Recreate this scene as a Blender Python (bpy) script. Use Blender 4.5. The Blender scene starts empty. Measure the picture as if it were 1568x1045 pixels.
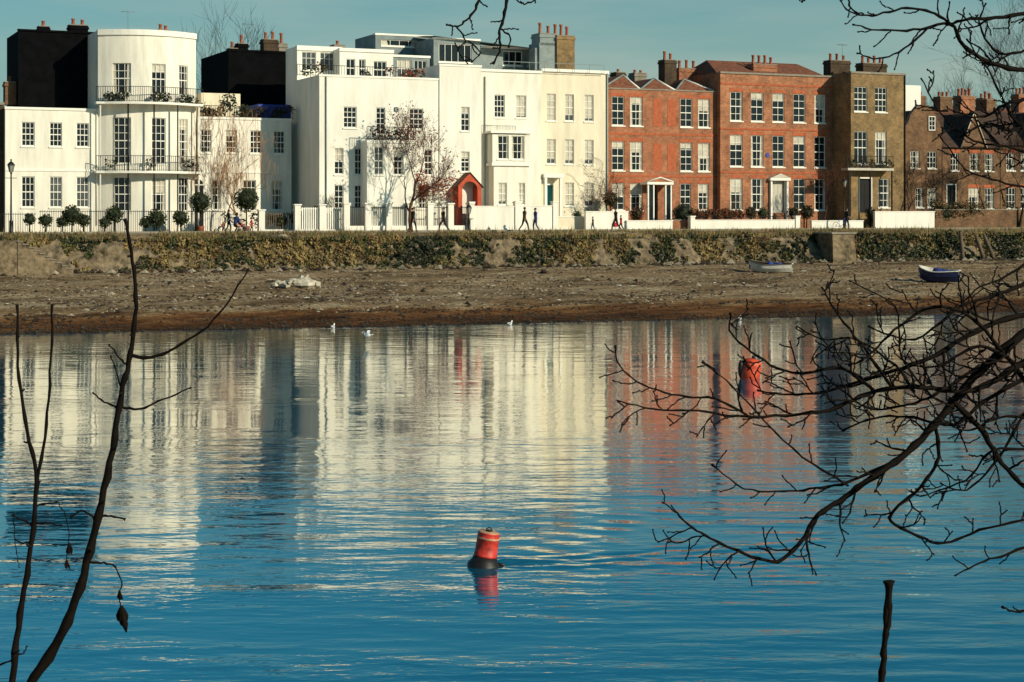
import bpy, math, random
from mathutils import Vector, Matrix, noise
random.seed(11)
rnd=random.uniform
F=2600.; CX=784.; YH=325.; H=5.25
TH=math.radians(24.2); C=math.cos(TH); S=math.sin(TH); YC=133.
PZ=3.8
ROW=Matrix.Translation((0,YC,0))@Matrix.Rotation(TH,4,'Z')
def U(px,w=0):
    k=(px-CX)/F; return (k*(YC+w*C)+w*S)/(C-k*S)
def Z(py,px,w=0):
    Y=YC+U(px,w)*S+w*C; return H-(py-YH)/F*Y
def PW(px,py,Y): return Vector(((px-CX)/F*Y, Y, H-(py-YH)/F*Y))
def onz(px,py,z):
    Y=(H-z)*F/(py-YH); return Vector(((px-CX)/F*Y,Y,z))
def toRow(p):
    return ROW.inverted()@Vector(p)

sc=bpy.context.scene
# ---------------------------------------------------------------- materials
def newmat(name):
    m=bpy.data.materials.new(name); m.use_nodes=True
    nt=m.node_tree; b=nt.nodes['Principled BSDF']; return m,nt,b
def c4(c,k=1.): return (min(c[0]*k,1),min(c[1]*k,1),min(c[2]*k,1),1)
def mat(name,col,rough=.8,var=.15,scale=1.5,bump=0.,bscale=15,stretch=(1,1,1),spec=.3,metal=0,col2=None):
    m,nt,b=newmat(name); N=nt.nodes; L=nt.links
    tc=N.new('ShaderNodeTexCoord'); mp=N.new('ShaderNodeMapping'); mp.inputs['Scale'].default_value=stretch
    L.new(tc.outputs['Object'],mp.inputs[0])
    n=N.new('ShaderNodeTexNoise'); n.inputs['Scale'].default_value=scale; n.inputs['Detail'].default_value=4; n.inputs['Roughness'].default_value=.65
    L.new(mp.outputs[0],n.inputs['Vector'])
    r=N.new('ShaderNodeValToRGB'); r.color_ramp.elements[0].position=.32; r.color_ramp.elements[1].position=.68
    r.color_ramp.elements[0].color=c4(col,1-var*1.3); r.color_ramp.elements[1].color=c4(col2 or col,1+var*.6 if not col2 else 1)
    L.new(n.outputs[0],r.inputs[0]); L.new(r.outputs[0],b.inputs['Base Color'])
    b.inputs['Roughness'].default_value=rough; b.inputs['Specular IOR Level'].default_value=spec; b.inputs['Metallic'].default_value=metal
    if bump:
        n2=N.new('ShaderNodeTexNoise'); n2.inputs['Scale'].default_value=bscale; n2.inputs['Detail'].default_value=3
        L.new(tc.outputs['Object'],n2.inputs['Vector'])
        bp=N.new('ShaderNodeBump'); bp.inputs['Strength'].default_value=1; bp.inputs['Distance'].default_value=bump
        L.new(n2.outputs[0],bp.inputs['Height']); L.new(bp.outputs[0],b.inputs['Normal'])
    return m
def brick(name,c1,c2,mortar):
    m,nt,b=newmat(name); N=nt.nodes; L=nt.links
    tc=N.new('ShaderNodeTexCoord'); sp=N.new('ShaderNodeSeparateXYZ'); L.new(tc.outputs['Object'],sp.inputs[0])
    ad=N.new('ShaderNodeMath'); L.new(sp.outputs[0],ad.inputs[0]); L.new(sp.outputs[1],ad.inputs[1])
    cb=N.new('ShaderNodeCombineXYZ'); L.new(ad.outputs[0],cb.inputs[0]); L.new(sp.outputs[2],cb.inputs[1])
    bt=N.new('ShaderNodeTexBrick'); bt.inputs['Scale'].default_value=1; bt.inputs['Brick Width'].default_value=.23; bt.inputs['Row Height'].default_value=.078
    bt.inputs['Mortar Size'].default_value=.008; bt.inputs['Color1'].default_value=c4(c1); bt.inputs['Color2'].default_value=c4(c2); bt.inputs['Mortar'].default_value=c4(mortar)
    L.new(cb.outputs[0],bt.inputs['Vector'])
    n=N.new('ShaderNodeTexNoise'); n.inputs['Scale'].default_value=.9; n.inputs['Detail'].default_value=6; n.inputs['Roughness'].default_value=.8
    L.new(tc.outputs['Object'],n.inputs['Vector'])
    r=N.new('ShaderNodeValToRGB'); r.color_ramp.elements[0].position=.34; r.color_ramp.elements[1].position=.66
    r.color_ramp.elements[0].color=(.45,.47,.5,1); r.color_ramp.elements[1].color=(1.2,1.15,1.08,1); L.new(n.outputs[0],r.inputs[0])
    mx=N.new('ShaderNodeMix'); mx.data_type='RGBA'; mx.blend_type='MULTIPLY'; mx.inputs[0].default_value=1
    L.new(bt.outputs['Color'],mx.inputs[6]); L.new(r.outputs[0],mx.inputs[7]); L.new(mx.outputs[2],b.inputs['Base Color'])
    b.inputs['Roughness'].default_value=.9; b.inputs['Specular IOR Level'].default_value=.15
    return m
WHITE=mat('white_stucco',(.79,.745,.63),.75,.15,.8,stretch=(1.8,1.8,.3))
WHITE2=mat('white_render',(.8,.765,.665),.75,.13,.7,stretch=(1.8,1.8,.3))
CREAM=mat('cream_stucco',(.75,.67,.5),.75,.13,.8,stretch=(1.8,1.8,.3))
TRIM=mat('white_paint_trim',(.8,.77,.68),.5,.06)
TRIMD=mat('weathered_painted_trim',(.52,.48,.4),.7,.2)
GLASS=mat('window_glass_dark',(.012,.016,.02),.06,.4,.7,spec=.5)
GLASS2=mat('window_glass_mid',(.09,.10,.10),.1,.4,.9,spec=.5)
BLIND=mat('window_blind',(.54,.5,.4),.8,.2,1.5)
BLACK=mat('black_paint',(.01,.01,.011),.6,.2,spec=.15)
NBLACK=mat('near_black',(.004,.004,.005),.9,.4,1.5,spec=.05)  # near-black tone for the set-back block, chimneys and rear house
LEAD=mat('grey_lead_cladding',(.2,.24,.235),.6,.25,1.2)
TILE=mat('clay_roof_tile',(.2,.075,.04),.85,.45,3.,stretch=(1,1,3))
TILED=mat('old_dark_roof_tile',(.07,.04,.028),.85,.45,2.,stretch=(1,1,3))
BRICKR=brick('red_brick',(.42,.16,.078),(.29,.095,.046),(.4,.26,.17))
BRICKR2=brick('orange_brick',(.44,.175,.085),(.3,.105,.05),(.4,.26,.17))
BRICKL=mat('rubbed_brick_lintel',(.42,.11,.045),.85,.25,4)
BRICKB=brick('london_stock_brick',(.3,.2,.09),(.2,.125,.055),(.27,.2,.12))
BRICKD=brick('dark_stock_brick',(.10,.065,.04),(.06,.04,.025),(.09,.07,.05))
BRICKM=brick('brown_brick',(.22,.12,.06),(.14,.075,.04),(.18,.13,.09))
POT=mat('terracotta_pot',(.34,.1,.05),.8,.25,4)
TEAL=mat('teal_door',(.03,.22,.22),.5,.1)
ORANGE=mat('orange_red_paint',(.5,.075,.03),.7,.25)
STONE=mat('river_wall_stone',(.2,.15,.09),.95,.6,1.8,bump=.1,bscale=4)
PALEROCK=mat('pale_boulder',(.5,.44,.34),.9,.35,2,bump=.03,bscale=6)
PAVE=mat('towpath_surface',(.25,.19,.125),.95,.25,1.2,bump=.01)
KERB=mat('kerb_stone',(.26,.23,.18),.9,.2,2)
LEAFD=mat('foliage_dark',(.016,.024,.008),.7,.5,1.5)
LEAFG=mat('foliage_green',(.05,.065,.014),.7,.45,1.)
LEAFO=mat('foliage_olive',(.13,.10,.028),.7,.45,1.)
LEAFY=mat('foliage_straw',(.25,.18,.065),.8,.45,1.)
LEAFB=mat('foliage_brown',(.11,.055,.022),.8,.45,1.)
LEAFR=mat('foliage_rust',(.26,.05,.02),.8,.4,1.)
BARK=mat('bark_dark',(.03,.02,.013),.9,.4,3)
BARKR=mat('bark_reddish',(.11,.045,.025),.9,.4,3)
BARKO=mat('willow_twigs',(.38,.19,.075),.9,.3,3)
TWIG=mat('foreground_bark',(.009,.006,.004),.85,.5,20,spec=.1)  # bark kept near-black so sunlit branches look shaded
IRON=mat('cast_iron_black',(.012,.013,.013),.45,.2)
LGLASS=mat('lantern_glass',(.25,.26,.22),.2,.1,spec=.6)
WOODW=mat('weathered_timber',(.13,.1,.07),.9,.3,3)
REDP=mat('buoy_red_paint',(.5,.035,.022),.5,.45,9,spec=.35,bump=.002,bscale=30)
REDO=mat('buoy_orange_paint',(.58,.065,.022),.5,.35,5,spec=.35)
BUOYW=mat('buoy_pale_band',(.5,.3,.17),.6,.4,8)
BUOYB=mat('buoy_black',(.012,.010,.009),.5,.4,6,spec=.4)
BWHITE=mat('boat_white_paint',(.68,.65,.56),.5,.2,2)
BBLUE=mat('boat_blue_cover',(.03,.06,.3),.6,.3,4)
BNAVY=mat('boat_navy_hull',(.015,.022,.07),.4,.2)
GULLW=mat('gull_white',(.8,.8,.78),.7,.06)
GULLG=mat('gull_grey',(.35,.36,.38),.7,.1)
BEAK=mat('gull_beak',(.5,.2,.03),.6,.1)
SKIN=mat('skin',(.45,.25,.17),.6,.08)
HAIR=mat('hair_dark',(.03,.02,.012),.8,.2)
TROUS=mat('dark_trousers',(.015,.016,.022),.85,.2,6)
JEANS=mat('jeans',(.03,.05,.1),.85,.2,6)
COATK=mat('black_coat',(.012,.012,.013),.85,.2,5)
COATB=mat('blue_coat',(.02,.04,.16),.85,.2,5)
COATR=mat('red_coat',(.5,.025,.03),.85,.2,5)
COATN=mat('brown_coat',(.1,.05,.03),.85,.2,5)
SHOE=mat('shoe_leather',(.02,.014,.01),.5,.1)
PEB=mat('beach_pebbles',(.22,.165,.105),.95,.5,.6,col2=(.44,.37,.26))
ROCK=mat('wet_dark_rocks',(.05,.034,.02),.7,.5,.8)

# ---------------------------------------------------------------- mesh builder
class MB:
    def __init__(s): s.v=[];s.f=[];s.m=[];s.mats=[];s.map=None;s.sm=[]
    def mi(s,mt):
        if mt not in s.mats: s.mats.append(mt)
        return s.mats.index(mt)
    def face(s,pts,mt,smooth=False):
        i=len(s.v)
        for p in pts:
            if s.map: p=s.map(*p)
            s.v.append(tuple(p))
        s.f.append(tuple(range(i,i+len(pts)))); s.m.append(s.mi(mt)); s.sm.append(smooth)
    def box(s,u0,u1,w0,w1,z0,z1,mt,skip=''):
        i=len(s.v)
        for p in [(u0,w0,z0),(u1,w0,z0),(u1,w1,z0),(u0,w1,z0),(u0,w0,z1),(u1,w0,z1),(u1,w1,z1),(u0,w1,z1)]:
            if s.map: p=s.map(*p)
            s.v.append(tuple(p))
        k=s.mi(mt)
        for nm,q in (('f',(0,1,5,4)),('r',(1,2,6,5)),('k',(2,3,7,6)),('l',(3,0,4,7)),('t',(4,5,6,7)),('b',(3,2,1,0))):
            if nm in skip: continue
            s.f.append(tuple(i+j for j in q)); s.m.append(k); s.sm.append(False)
    def bbox(s,u0,u1,w0,w1,z0,z1,mt,n):
        for i in range(n): s.box(u0+(u1-u0)*i/n,u0+(u1-u0)*(i+1)/n,w0,w1,z0,z1,mt,skip=('l' if i else '')+('r' if i<n-1 else ''))
    def tube(s,pts,rad,mt,n=5,smooth=True):
        pts=[Vector(p) for p in pts]
        if len(pts)<2: return
        k=s.mi(mt); base=len(s.v); ref=None
        for j,p in enumerate(pts):
            t=(pts[min(j+1,len(pts)-1)]-pts[max(j-1,0)])
            if t.length<1e-9: t=Vector((0,0,1))
            t.normalize()
            if ref is None: ref=Vector((1,0,0)) if abs(t.x)<.8 else Vector((0,1,0))
            a=ref-t*ref.dot(t)
            if a.length<1e-6: a=t.orthogonal()
            a.normalize(); ref=a; b=t.cross(a)
            r=rad[j] if hasattr(rad,'__len__') else rad
            for i in range(n):
                an=2*math.pi*i/n; q=p+a*(math.cos(an)*r)+b*(math.sin(an)*r)
                s.v.append(tuple(q))
        for j in range(len(pts)-1):
            for i in range(n):
                s.f.append((base+j*n+i,base+j*n+(i+1)%n,base+(j+1)*n+(i+1)%n,base+(j+1)*n+i)); s.m.append(k); s.sm.append(smooth)
        s.f.append(tuple(base+i for i in reversed(range(n)))); s.m.append(k); s.sm.append(False)
        e=base+(len(pts)-1)*n
        s.f.append(tuple(e+i for i in range(n))); s.m.append(k); s.sm.append(False)
    def lathe(s,c,prof,mt,n=12,smooth=True,tilt=None):
        base=len(s.v); c=Vector(c)
        for r,z in prof:
            for i in range(n):
                an=2*math.pi*i/n; q=Vector((r*math.cos(an),r*math.sin(an),z))
                if tilt: q=tilt@q
                s.v.append(tuple(c+q))
        for j in range(len(prof)-1):
            k=s.mi(mt[j] if isinstance(mt,list) else mt)
            for i in range(n):
                s.f.append((base+j*n+i,base+j*n+(i+1)%n,base+(j+1)*n+(i+1)%n,base+(j+1)*n+i)); s.m.append(k); s.sm.append(smooth)
        k=s.mi(mt[-1] if isinstance(mt,list) else mt)
        s.f.append(tuple(base+(len(prof)-1)*n+i for i in range(n))); s.m.append(k); s.sm.append(False)
        s.f.append(tuple(base+i for i in reversed(range(n)))); s.m.append(s.mi(mt[0] if isinstance(mt,list) else mt)); s.sm.append(False)
    def ball(s,c,r,mt,n=10,m=7,rot=None,rough=0,smooth=True):
        pr=[(max(1e-4,math.sin(math.pi*j/m)),-math.cos(math.pi*j/m)) for j in range(m+1)]
        base=len(s.v); c=Vector(c); k=s.mi(mt)
        for a,z in pr:
            for i in range(n):
                an=2*math.pi*i/n; q=Vector((a*math.cos(an)*r[0],a*math.sin(an)*r[1],z*r[2]))
                if rough: q*=1+rough*noise.noise(q*(2.2/max(r))+c)
                if rot: q=rot@q
                s.v.append(tuple(c+q))
        for j in range(m):
            for i in range(n):
                s.f.append((base+j*n+i,base+j*n+(i+1)%n,base+(j+1)*n+(i+1)%n,base+(j+1)*n+i)); s.m.append(k); s.sm.append(smooth)
    def leaf(s,p,size,mt):
        a=Vector((rnd(-1,1),rnd(-1,1),rnd(-1,1))).normalized(); b=a.orthogonal().normalized(); b=(b+a.cross(b)*rnd(-1,1)).normalized()
        a=a*size; b=b*size*rnd(.5,.9); p=Vector(p)
        s.face([p-a*.5-b*.5,p+a*.5-b*.4,p+a*.55+b*.4,p-a*.45+b*.5],mt)
    def cloud(s,c,r,n,size,mts,shell=.55):
        c=Vector(c)
        for _ in range(n):
            d=Vector((random.gauss(0,1),random.gauss(0,1),random.gauss(0,1))).normalized()
            k=rnd(shell,1.08)+.12*noise.noise(c+d*2.3)
            s.leaf(c+Vector((d.x*r[0],d.y*r[1],d.z*r[2]))*k,size*rnd(.6,1.3),random.choice(mts))
    def addmesh(s,me,mats):
        base=len(s.v)
        for v in me.vertices: s.v.append(tuple(v.co))
        for p in me.polygons:
            s.f.append(tuple(base+i for i in p.vertices)); s.m.append(s.mi(mats(p.center))); s.sm.append(True)
    def obj(s,name,parent=None,matrix=None):
        me=bpy.data.meshes.new(name); me.from_pydata(s.v,[],s.f)
        for mt in s.mats: me.materials.append(mt)
        me.polygons.foreach_set('material_index',s.m); me.polygons.foreach_set('use_smooth',s.sm)
        me.update(); o=bpy.data.objects.new(name,me); sc.collection.objects.link(o)
        if parent: o.parent=parent
        elif matrix is not None: o.matrix_world=matrix
        return o
def empty(name,matrix=None):
    e=bpy.data.objects.new(name,None); sc.collection.objects.link(e)
    if matrix is not None: e.matrix_world=matrix
    return e

# ---------------------------------------------------------------- building kit
class Bld:
    def __init__(s,name,xr): s.name=name; s.xr=xr; s.parts={}
    def p(s,n):
        if n not in s.parts: s.parts[n]=MB()
        return s.parts[n]
    def z(s,py,w=0): return Z(py,s.xr,w)
    def done(s):
        e=empty(s.name,ROW)
        for n,m in s.parts.items():
            if m.v: m.obj(n,parent=e)
        return e
    def block(s,x0,x1,yt,wall,w=0.,depth=9.,rows=(),yb=None,coping=TRIM,cop=(.12,.07),lintel=None,sill=TRIM,mapf=None,nsub=0,reveal=.17,blindp=.25,frame=TRIM):
        W=s.p('walls'); G=s.p('window_glass'); Fm=s.p('window_frames'); K=s.p('trim')
        for m in (W,G,Fm,K): m.map=mapf
        u0,u1=U(x0,w),U(x1,w); z1=s.z(yt,w); z0=PZ-.2 if yb is None else s.z(yb,w)
        ops=[]
        for r in rows:
            spans,ya,ybb,kind=r[:4]
            za,zb=s.z(ybb,w),s.z(ya,w)
            for (a,b) in spans: ops.append((U(a,w),U(b,w),za,min(zb,z1-.1),kind))
        us=sorted(set([u0,u1]+[o[0] for o in ops]+[o[1] for o in ops]+([u0+(u1-u0)*i/nsub for i in range(1,nsub)] if nsub else [])))
        zs=sorted(set([z0,z1]+[o[2] for o in ops]+[o[3] for o in ops]))
        for i in range(len(us)-1):
            for j in range(len(zs)-1):
                cu,cz=(us[i]+us[i+1])/2,(zs[j]+zs[j+1])/2
                if any(o[0]<cu<o[1] and o[2]<cz<o[3] for o in ops): continue
                W.face([(us[i],w,zs[j]),(us[i+1],w,zs[j]),(us[i+1],w,zs[j+1]),(us[i],w,zs[j+1])],wall)
        if mapf:
            W.bbox(u0,u1,w+.6,w+depth,z0,z1,wall,8)
            W.bbox(u0,u1,w+.02,w+.6,z1-.02,z1-.001,wall,8)
        else:
            W.face([(u1,w,z0),(u1,w+depth,z0),(u1,w+depth,z1),(u1,w,z1)],wall)
            W.face([(u0,w+depth,z0),(u0,w,z0),(u0,w,z1),(u0,w+depth,z1)],wall)
            W.face([(u1,w+depth,z0),(u0,w+depth,z0),(u0,w+depth,z1),(u1,w+depth,z1)],wall)
            W.face([(u0,w,z1),(u1,w,z1),(u1,w+depth,z1),(u0,w+depth,z1)],wall)
        d=reveal
        for (a,b,za,zb,kind) in ops:
            W.face([(a,w,za),(b,w,za),(b,w+d,za),(a,w+d,za)],wall); W.face([(a,w+d,zb),(b,w+d,zb),(b,w,zb),(a,w,zb)],wall)
            W.face([(a,w,za),(a,w+d,za),(a,w+d,zb),(a,w,zb)],wall); W.face([(b,w+d,za),(b,w,za),(b,w,zb),(b,w+d,zb)],wall)
            s.window(a,b,za,zb,w,d,kind,blindp,frame)
            if sill and kind[0]!='d': K.box(a-.07,b+.07,w-.07,w+.05,za-.1,za-.003,sill)
            if lintel and kind[0]!='d': K.box(a-.1,b+.1,w-.012,w+.02,zb+.003,zb+.3,lintel)
        if coping:
            n=max(1,nsub)
            K.bbox(u0-.04,u1+.04,w-cop[1],w+.34,z1-.004-cop[0],z1+.05,coping,n)
        for m in (W,G,Fm,K): m.map=None
    def window(s,a,b,za,zb,w,d,kind,blindp=.25,frame=TRIM):
        G=s.p('window_glass'); Fm=s.p('window_frames')
        t=.06; g=w+d-.01; f0,f1=w+d-.07,w+d-.015
        if kind[0]=='d':
            mt={'dw':TRIMD,'dt':TEAL,'dk':BLACK,'do':ORANGE}[kind]
            G.face([(a,g,za),(b,g,za),(b,g,zb),(a,g,zb)],mt)
            hh=zb-za; ww=b-a
            for (x,y0,y1) in ((.1,.08,.4),(.55,.08,.4),(.1,.47,.85),(.55,.47,.85)):
                Fm.box(a+ww*x,a+ww*(x+.35),g-.02,g-.003,za+hh*y0,za+hh*y1,mt)
            Fm.box(a-.08,a,w-.04,w+.06,za,zb+.1,TRIM); Fm.box(b,b+.08,w-.04,w+.06,za,zb+.1,TRIM); Fm.box(a,b,w-.04,w+.06,zb,zb+.1,TRIM)
            return
        gl=GLASS
        if kind[0]=='m': gl=GLASS2 if rnd(0,1)<.5 else GLASS
        if kind[0]=='b': gl=GLASS2
        tw_=rnd(-.012,.012)
        G.face([(a,g+tw_,za),(b,g-tw_,za),(b,g-tw_,zb),(a,g+tw_,zb)],gl)
        fr=0
        if kind[0]=='b': fr=rnd(.75,.97)
        elif rnd(0,1)<blindp: fr=rnd(.2,.6)
        gg=g-.016
        if fr: G.face([(a+t,gg,zb-(zb-za)*fr),(b-t,gg,zb-(zb-za)*fr),(b-t,gg,zb-t),(a+t,gg,zb-t)],BLIND)
        if kind[0]=='s' and rnd(0,1)<.45:
            cw=(b-a)*rnd(.1,.2); gg+=.002
            G.face([(a+t,gg,za),(a+t+cw,gg,za),(a+t+cw*.7,gg,zb),(a+t,gg,zb)],BLIND)
            G.face([(b-t-cw,gg,za),(b-t,gg,za),(b-t,gg,zb),(b-t-cw*.7,gg,zb)],BLIND)
        nc=int(kind[1]) if len(kind)>1 else 2; nr=int(kind[2]) if len(kind)>2 else 4
        f0-=.02; f1-=.02
        Fm.box(a,a+t,f0,f1,za,zb,frame); Fm.box(b-t,b,f0,f1,za,zb,frame)
        Fm.box(a+t,b-t,f0,f1,za,za+t*1.3,frame); Fm.box(a+t,b-t,f0,f1,zb-t,zb,frame)
        for i in range(1,nc):
            x=a+(b-a)*i/nc; Fm.box(x-.018,x+.018,f0+.012,f1,za+t*1.3,zb-t,frame)
        for j in range(1,nr):
            z=za+(zb-za)*j/nr; hw=.035 if j*2==nr else .018
            Fm.box(a+t,b-t,f0+(.005 if j*2==nr else .018),f1-.004,z-hw,z+hw,frame)
    def chimney(s,x0,x1,yt,yb,w,mt,pots=3,depth=1.1,potpy=12,potm=POT):
        K=s.p('chimneys'); u0,u1=U(x0,w),U(x1,w); z0,z1=s.z(yb,w),s.z(yt,w)
        K.box(u0,u1,w,w+depth,z0,z1,mt); K.box(u0-.06,u1+.06,w-.06,w+depth+.06,z1-.28,z1-.1,mt); K.box(u0-.03,u1+.03,w-.03,w+depth+.03,z1,z1+.06,KERB)
        h=potpy/F*(YC)
        for i in range(pots):
            x=u0+(u1-u0)*(i+.5)/pots; hh=h*rnd(.75,1.15)
            K.lathe((x,w+depth*.5,z1+.06),[(.15,0),(.13,hh*.15),(.11,hh*.8),(.15,hh*.85),(.14,hh),(.09,hh),(.09,hh*.9)],potm,8)
    def railing(s,x0,x1,yb,h,w,mt=BLACK,sp=.13,part='railings',mapf=None,n=1,us=None,z=None):
        K=s.p(part); K.map=mapf
        u0,u1=us if us else (U(x0,w),U(x1,w)); z=s.z(yb,w) if z is None else z
        K.bbox(u0,u1,w-.02,w+.02,z+h-.04,z+h,mt,n); K.bbox(u0,u1,w-.015,w+.015,z+.06,z+.09,mt,n)
        k=max(2,int((u1-u0)/sp))
        for i in range(k+1):
            x=u0+(u1-u0)*i/k; big=.025 if i%12==0 else .012
            K.box(x-big,x+big,w-.01,w+.01,z,z+h-.03,mt)
        K.map=None
    def pipe(s,x,y0,y1,w,mt=TRIM):
        u=U(x,w); s.p('drainpipes').tube([(u,w-.08,s.z(y0,w)),(u,w-.08,s.z(y1,w))],.05,mt,6)
    def aerial(s,px,py,yb,w):
        K=s.p('tv_aerials'); u=U(px,w); z0,z1=s.z(yb,w),s.z(py,w)
        K.tube([(u,w,z0),(u,w,z1)],.02,LEAD,4); K.tube([(u-.5,w,z1-.1),(u+.5,w,z1-.1)],.015,LEAD,4)
        for i in range(6): K.tube([(u-.45+i*.18,w-.25,z1-.1),(u-.45+i*.18,w+.25,z1-.1)],.012,LEAD,3)

# ================================================================= B1 left white house with bow
b=Bld('white_bow_fronted_house',230); w=2.
b.block(8,150,170,WHITE,w,rows=[([(33,53),(76,95),(117,136)],191,227,'s34'),([(33,53),(76,95),(117,136)],272,318,'m34')])
b.block(303,446,178,WHITE,w,rows=[([(307,324),(345,363),(383,400),(419,436)],197,233,'s34'),([(323,339),(372,392),(415,433)],275,322,'s34')])
ua,ub=U(150,w),U(300,w); uc=(ua+ub)/2; hf=(ub-ua)/2; BUL=1.3
def bow(u,ww,z): t=(u-uc)/hf; return (u, ww-BUL*(1-min(1,t*t)) if ww<w+2 else ww, z)
b.block(150,300,50,WHITE,w,rows=[([(170,196),(226,248),(269,285)],100,146,'s34'),([(170,196),(226,248),(269,285)],182,252,'s36'),([(170,196),(226,248),(269,285)],272,324,'s34')],mapf=bow,nsub=14,cop=(.35,.12))
K=b.p('trim'); K.map=bow
for py in (160,264): K.bbox(ua-.3,ub+.3,w-1.0,w-.002,b.z(py,w)-.12,b.z(py,w)+.04,TRIM,14)
K.map=None
for py in (160,264):
    b.railing(0,0,py,1.1,w-.95,mapf=bow,n=14,us=(ua-.3,ub+.3),z=b.z(py,w)+.04,sp=.15)
Pp=b.p('balcony_posts'); Pp.map=bow
for i in range(5):
    x=ua+(ub-ua)*i/4
    Pp.box(x-.045,x+.045,w-.93,w-.84,PZ,b.z(160,w)-.13,BLACK if i%4 else TRIM)
Pp.map=None
L=b.p('balcony_plants')
for px,py,n in ((165,158,90),(180,157,110),(232,158,110),(246,159,80),(275,160,90),(290,162,90),(165,260,40),(225,258,40),(285,258,60)):
    u=U(px,w); q=bow(u,w-.6,b.z(py,w)+.35); L.cloud(q,(.5,.3,.35),n,.16,[LEAFD,LEAFD,LEAFG])
W=b.p('walls')
W.box(U(28,w+4),U(149,w+4),w+4,w+10,b.z(178,w),b.z(56,w+4),NBLACK); b.p('trim').box(U(28,w+4)-.05,U(149,w+4),w+3.9,w+4.2,b.z(56,w+4)+.003,b.z(56,w+4)+.14,NBLACK)
for x0,x1,yt,n in ((60,76,48,1),(107,135,44,2)): b.chimney(x0,x1,yt,62,w+5,NBLACK,n,potpy=10)
b.chimney(244,260,46,58,w+4,TRIM,2,potpy=9); b.aerial(196,18,52,w+5)
K=b.p('trim')
for x0,x1 in ((8,149),(304,446)): K.box(U(x0,w),U(x1,w),w-.05,w-.002,b.z(262,w)-.1,b.z(262,w)+.05,TRIM)
zt=b.z(282,w); zb_=PZ
u0,u1=U(292,w-.0),U(311,w)
D=b.p('front_door')
def arch(mb,u0,u1,z0,zs,w,mt,n=8):
    r=(u1-u0)/2; pts=[(u0,w,z0),(u1,w,z0)]+[(u0+r+r*math.cos(math.pi*i/n),w,zs+r*math.sin(math.pi*i/n)) for i in range(n+1)]
    mb.face(pts,mt)
arch(D,u0-.25,u1+.25,zb_,zt,w-.06,TRIM); arch(D,u0,u1,zb_,zt-.05,w-.075,BLACK)
D.box(u0-.2,u1+.2,w-.12,w-.08,zt-.08,zt,TRIM)
b.railing(303,450,178,.9,w+.2)
for i in range(26):
    px=rnd(305,446); u=U(px,w+.7); L.cloud((u,w+.7,b.z(178,w)+rnd(.2,.7)),(.45,.3,rnd(.25,.6)),45,.17,[LEAFD,LEAFD,LEAFG,LEAFB])
L.cloud((U(350,w+1),w+1,b.z(150,w)),(.7,.5,.5),160,.18,[LEAFD]); 
W.box(U(308,w+3),U(368,w+3),w+3,w+6,b.z(178,w),b.z(140,w+3),CREAM)
W.box(U(395,w+3.2),U(452,w+3.2),w+3.2,w+6,b.z(178,w),b.z(155,w+3),BBLUE)
b.pipe(303,178,345,w); b.pipe(148,168,345,w)
b.done()
b=Bld('neighbouring_house',0)
b.block(-160,6,158,BRICKD,2.6,coping=KERB,rows=[([(-30,-12),(-60,-42)],191,227,'s34')])
b.chimney(8,26,126,160,7,BRICKM,1,potpy=8); b.done()
b=Bld('dark_stock_brick_house',390)
b.block(350,440,78,NBLACK,11,yb=200,coping=NBLACK); b.chimney(352,364,76,84,11.2,NBLACK,1); b.chimney(365,380,68,84,11.2,NBLACK,1); b.chimney(404,426,60,84,11.1,BRICKD,2,potpy=14); b.chimney(427,440,66,90,12,KERB,1,potpy=18); b.aerial(380,36,70,12); b.done()

# ================================================================= B2 white house
b=Bld('white_townhouse',580); w=-3.
b.block(489,674,118,WHITE2,w,depth=7,rows=[([(526,546),(627,648)],165,197,'s34'),([(576,590)],165,206,'s25'),([(512,526),(543,555),(650,662)],228,268,'s24'),([(512,526),(543,555),(640,654)],284,320,'s24')],coping=TRIM,cop=(.1,.05))
b.block(562,636,216,WHITE2,w-1.5,depth=1.498,rows=[([(602,618)],225,268,'s24'),([(573,587)],225,268,'m24')],cop=(.15,.06))
b.railing(562,636,214,.95,w-1.45)
L=b.p('terrace_plants')
for px,c in ((575,LEAFD),(590,LEAFB),(605,LEAFD),(615,LEAFR),(628,LEAFR)): L.cloud((U(px,w-1),w-1,b.z(207,w)),(.5,.35,.5),70,.15,[c,LEAFD])
b.block(455,522,76,WHITE2,w+6.5,yb=200,depth=3,rows=[([(462,484),(490,512)],84,112,'m33')],cop=(.3,.1))
b.block(520,602,77,WHITE2,w+5,yb=200,depth=5,rows=[([(530,544),(549,560)],92,120,'s22'),([(572,592)],94,120,'m32')],cop=(.2,.1))
b.block(602,658,84,LEAD,w+5.5,yb=200,depth=5,rows=[([(608,630),(634,654)],90,118,'m32')],cop=(.12,.1))
b.block(575,662,52,LEAD,w+10,yb=200,depth=5,rows=[([(584,640)],60,70,'s41')],cop=(.1,.05))
b.railing(455,640,120,.85,w+2.5,BLACK,sp=.2)
for px,py,c,r in ((470,112,LEAFD,.5),(490,108,LEAFB,.5),(600,112,LEAFR,.6),(625,116,LEAFR,.6),(640,112,LEAFR,.5),(560,116,LEAFD,.4)): L.cloud((U(px,w+2),w+2,b.z(py,w+2)),(r,.4,r),90,.16,[c,LEAFD,c])
b.chimney(512,528,72,80,w+7,KERB,1,potpy=7)
b.pipe(499,120,345,w,LEAD)
K=b.p('trim')
for xx,yy in ((604,170),(616,214)): K.box(U(xx,w),U(xx,w)+.3,w-.12,w-.003,b.z(yy,w),b.z(yy,w)+.3,LEAD)
b.done()

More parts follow.
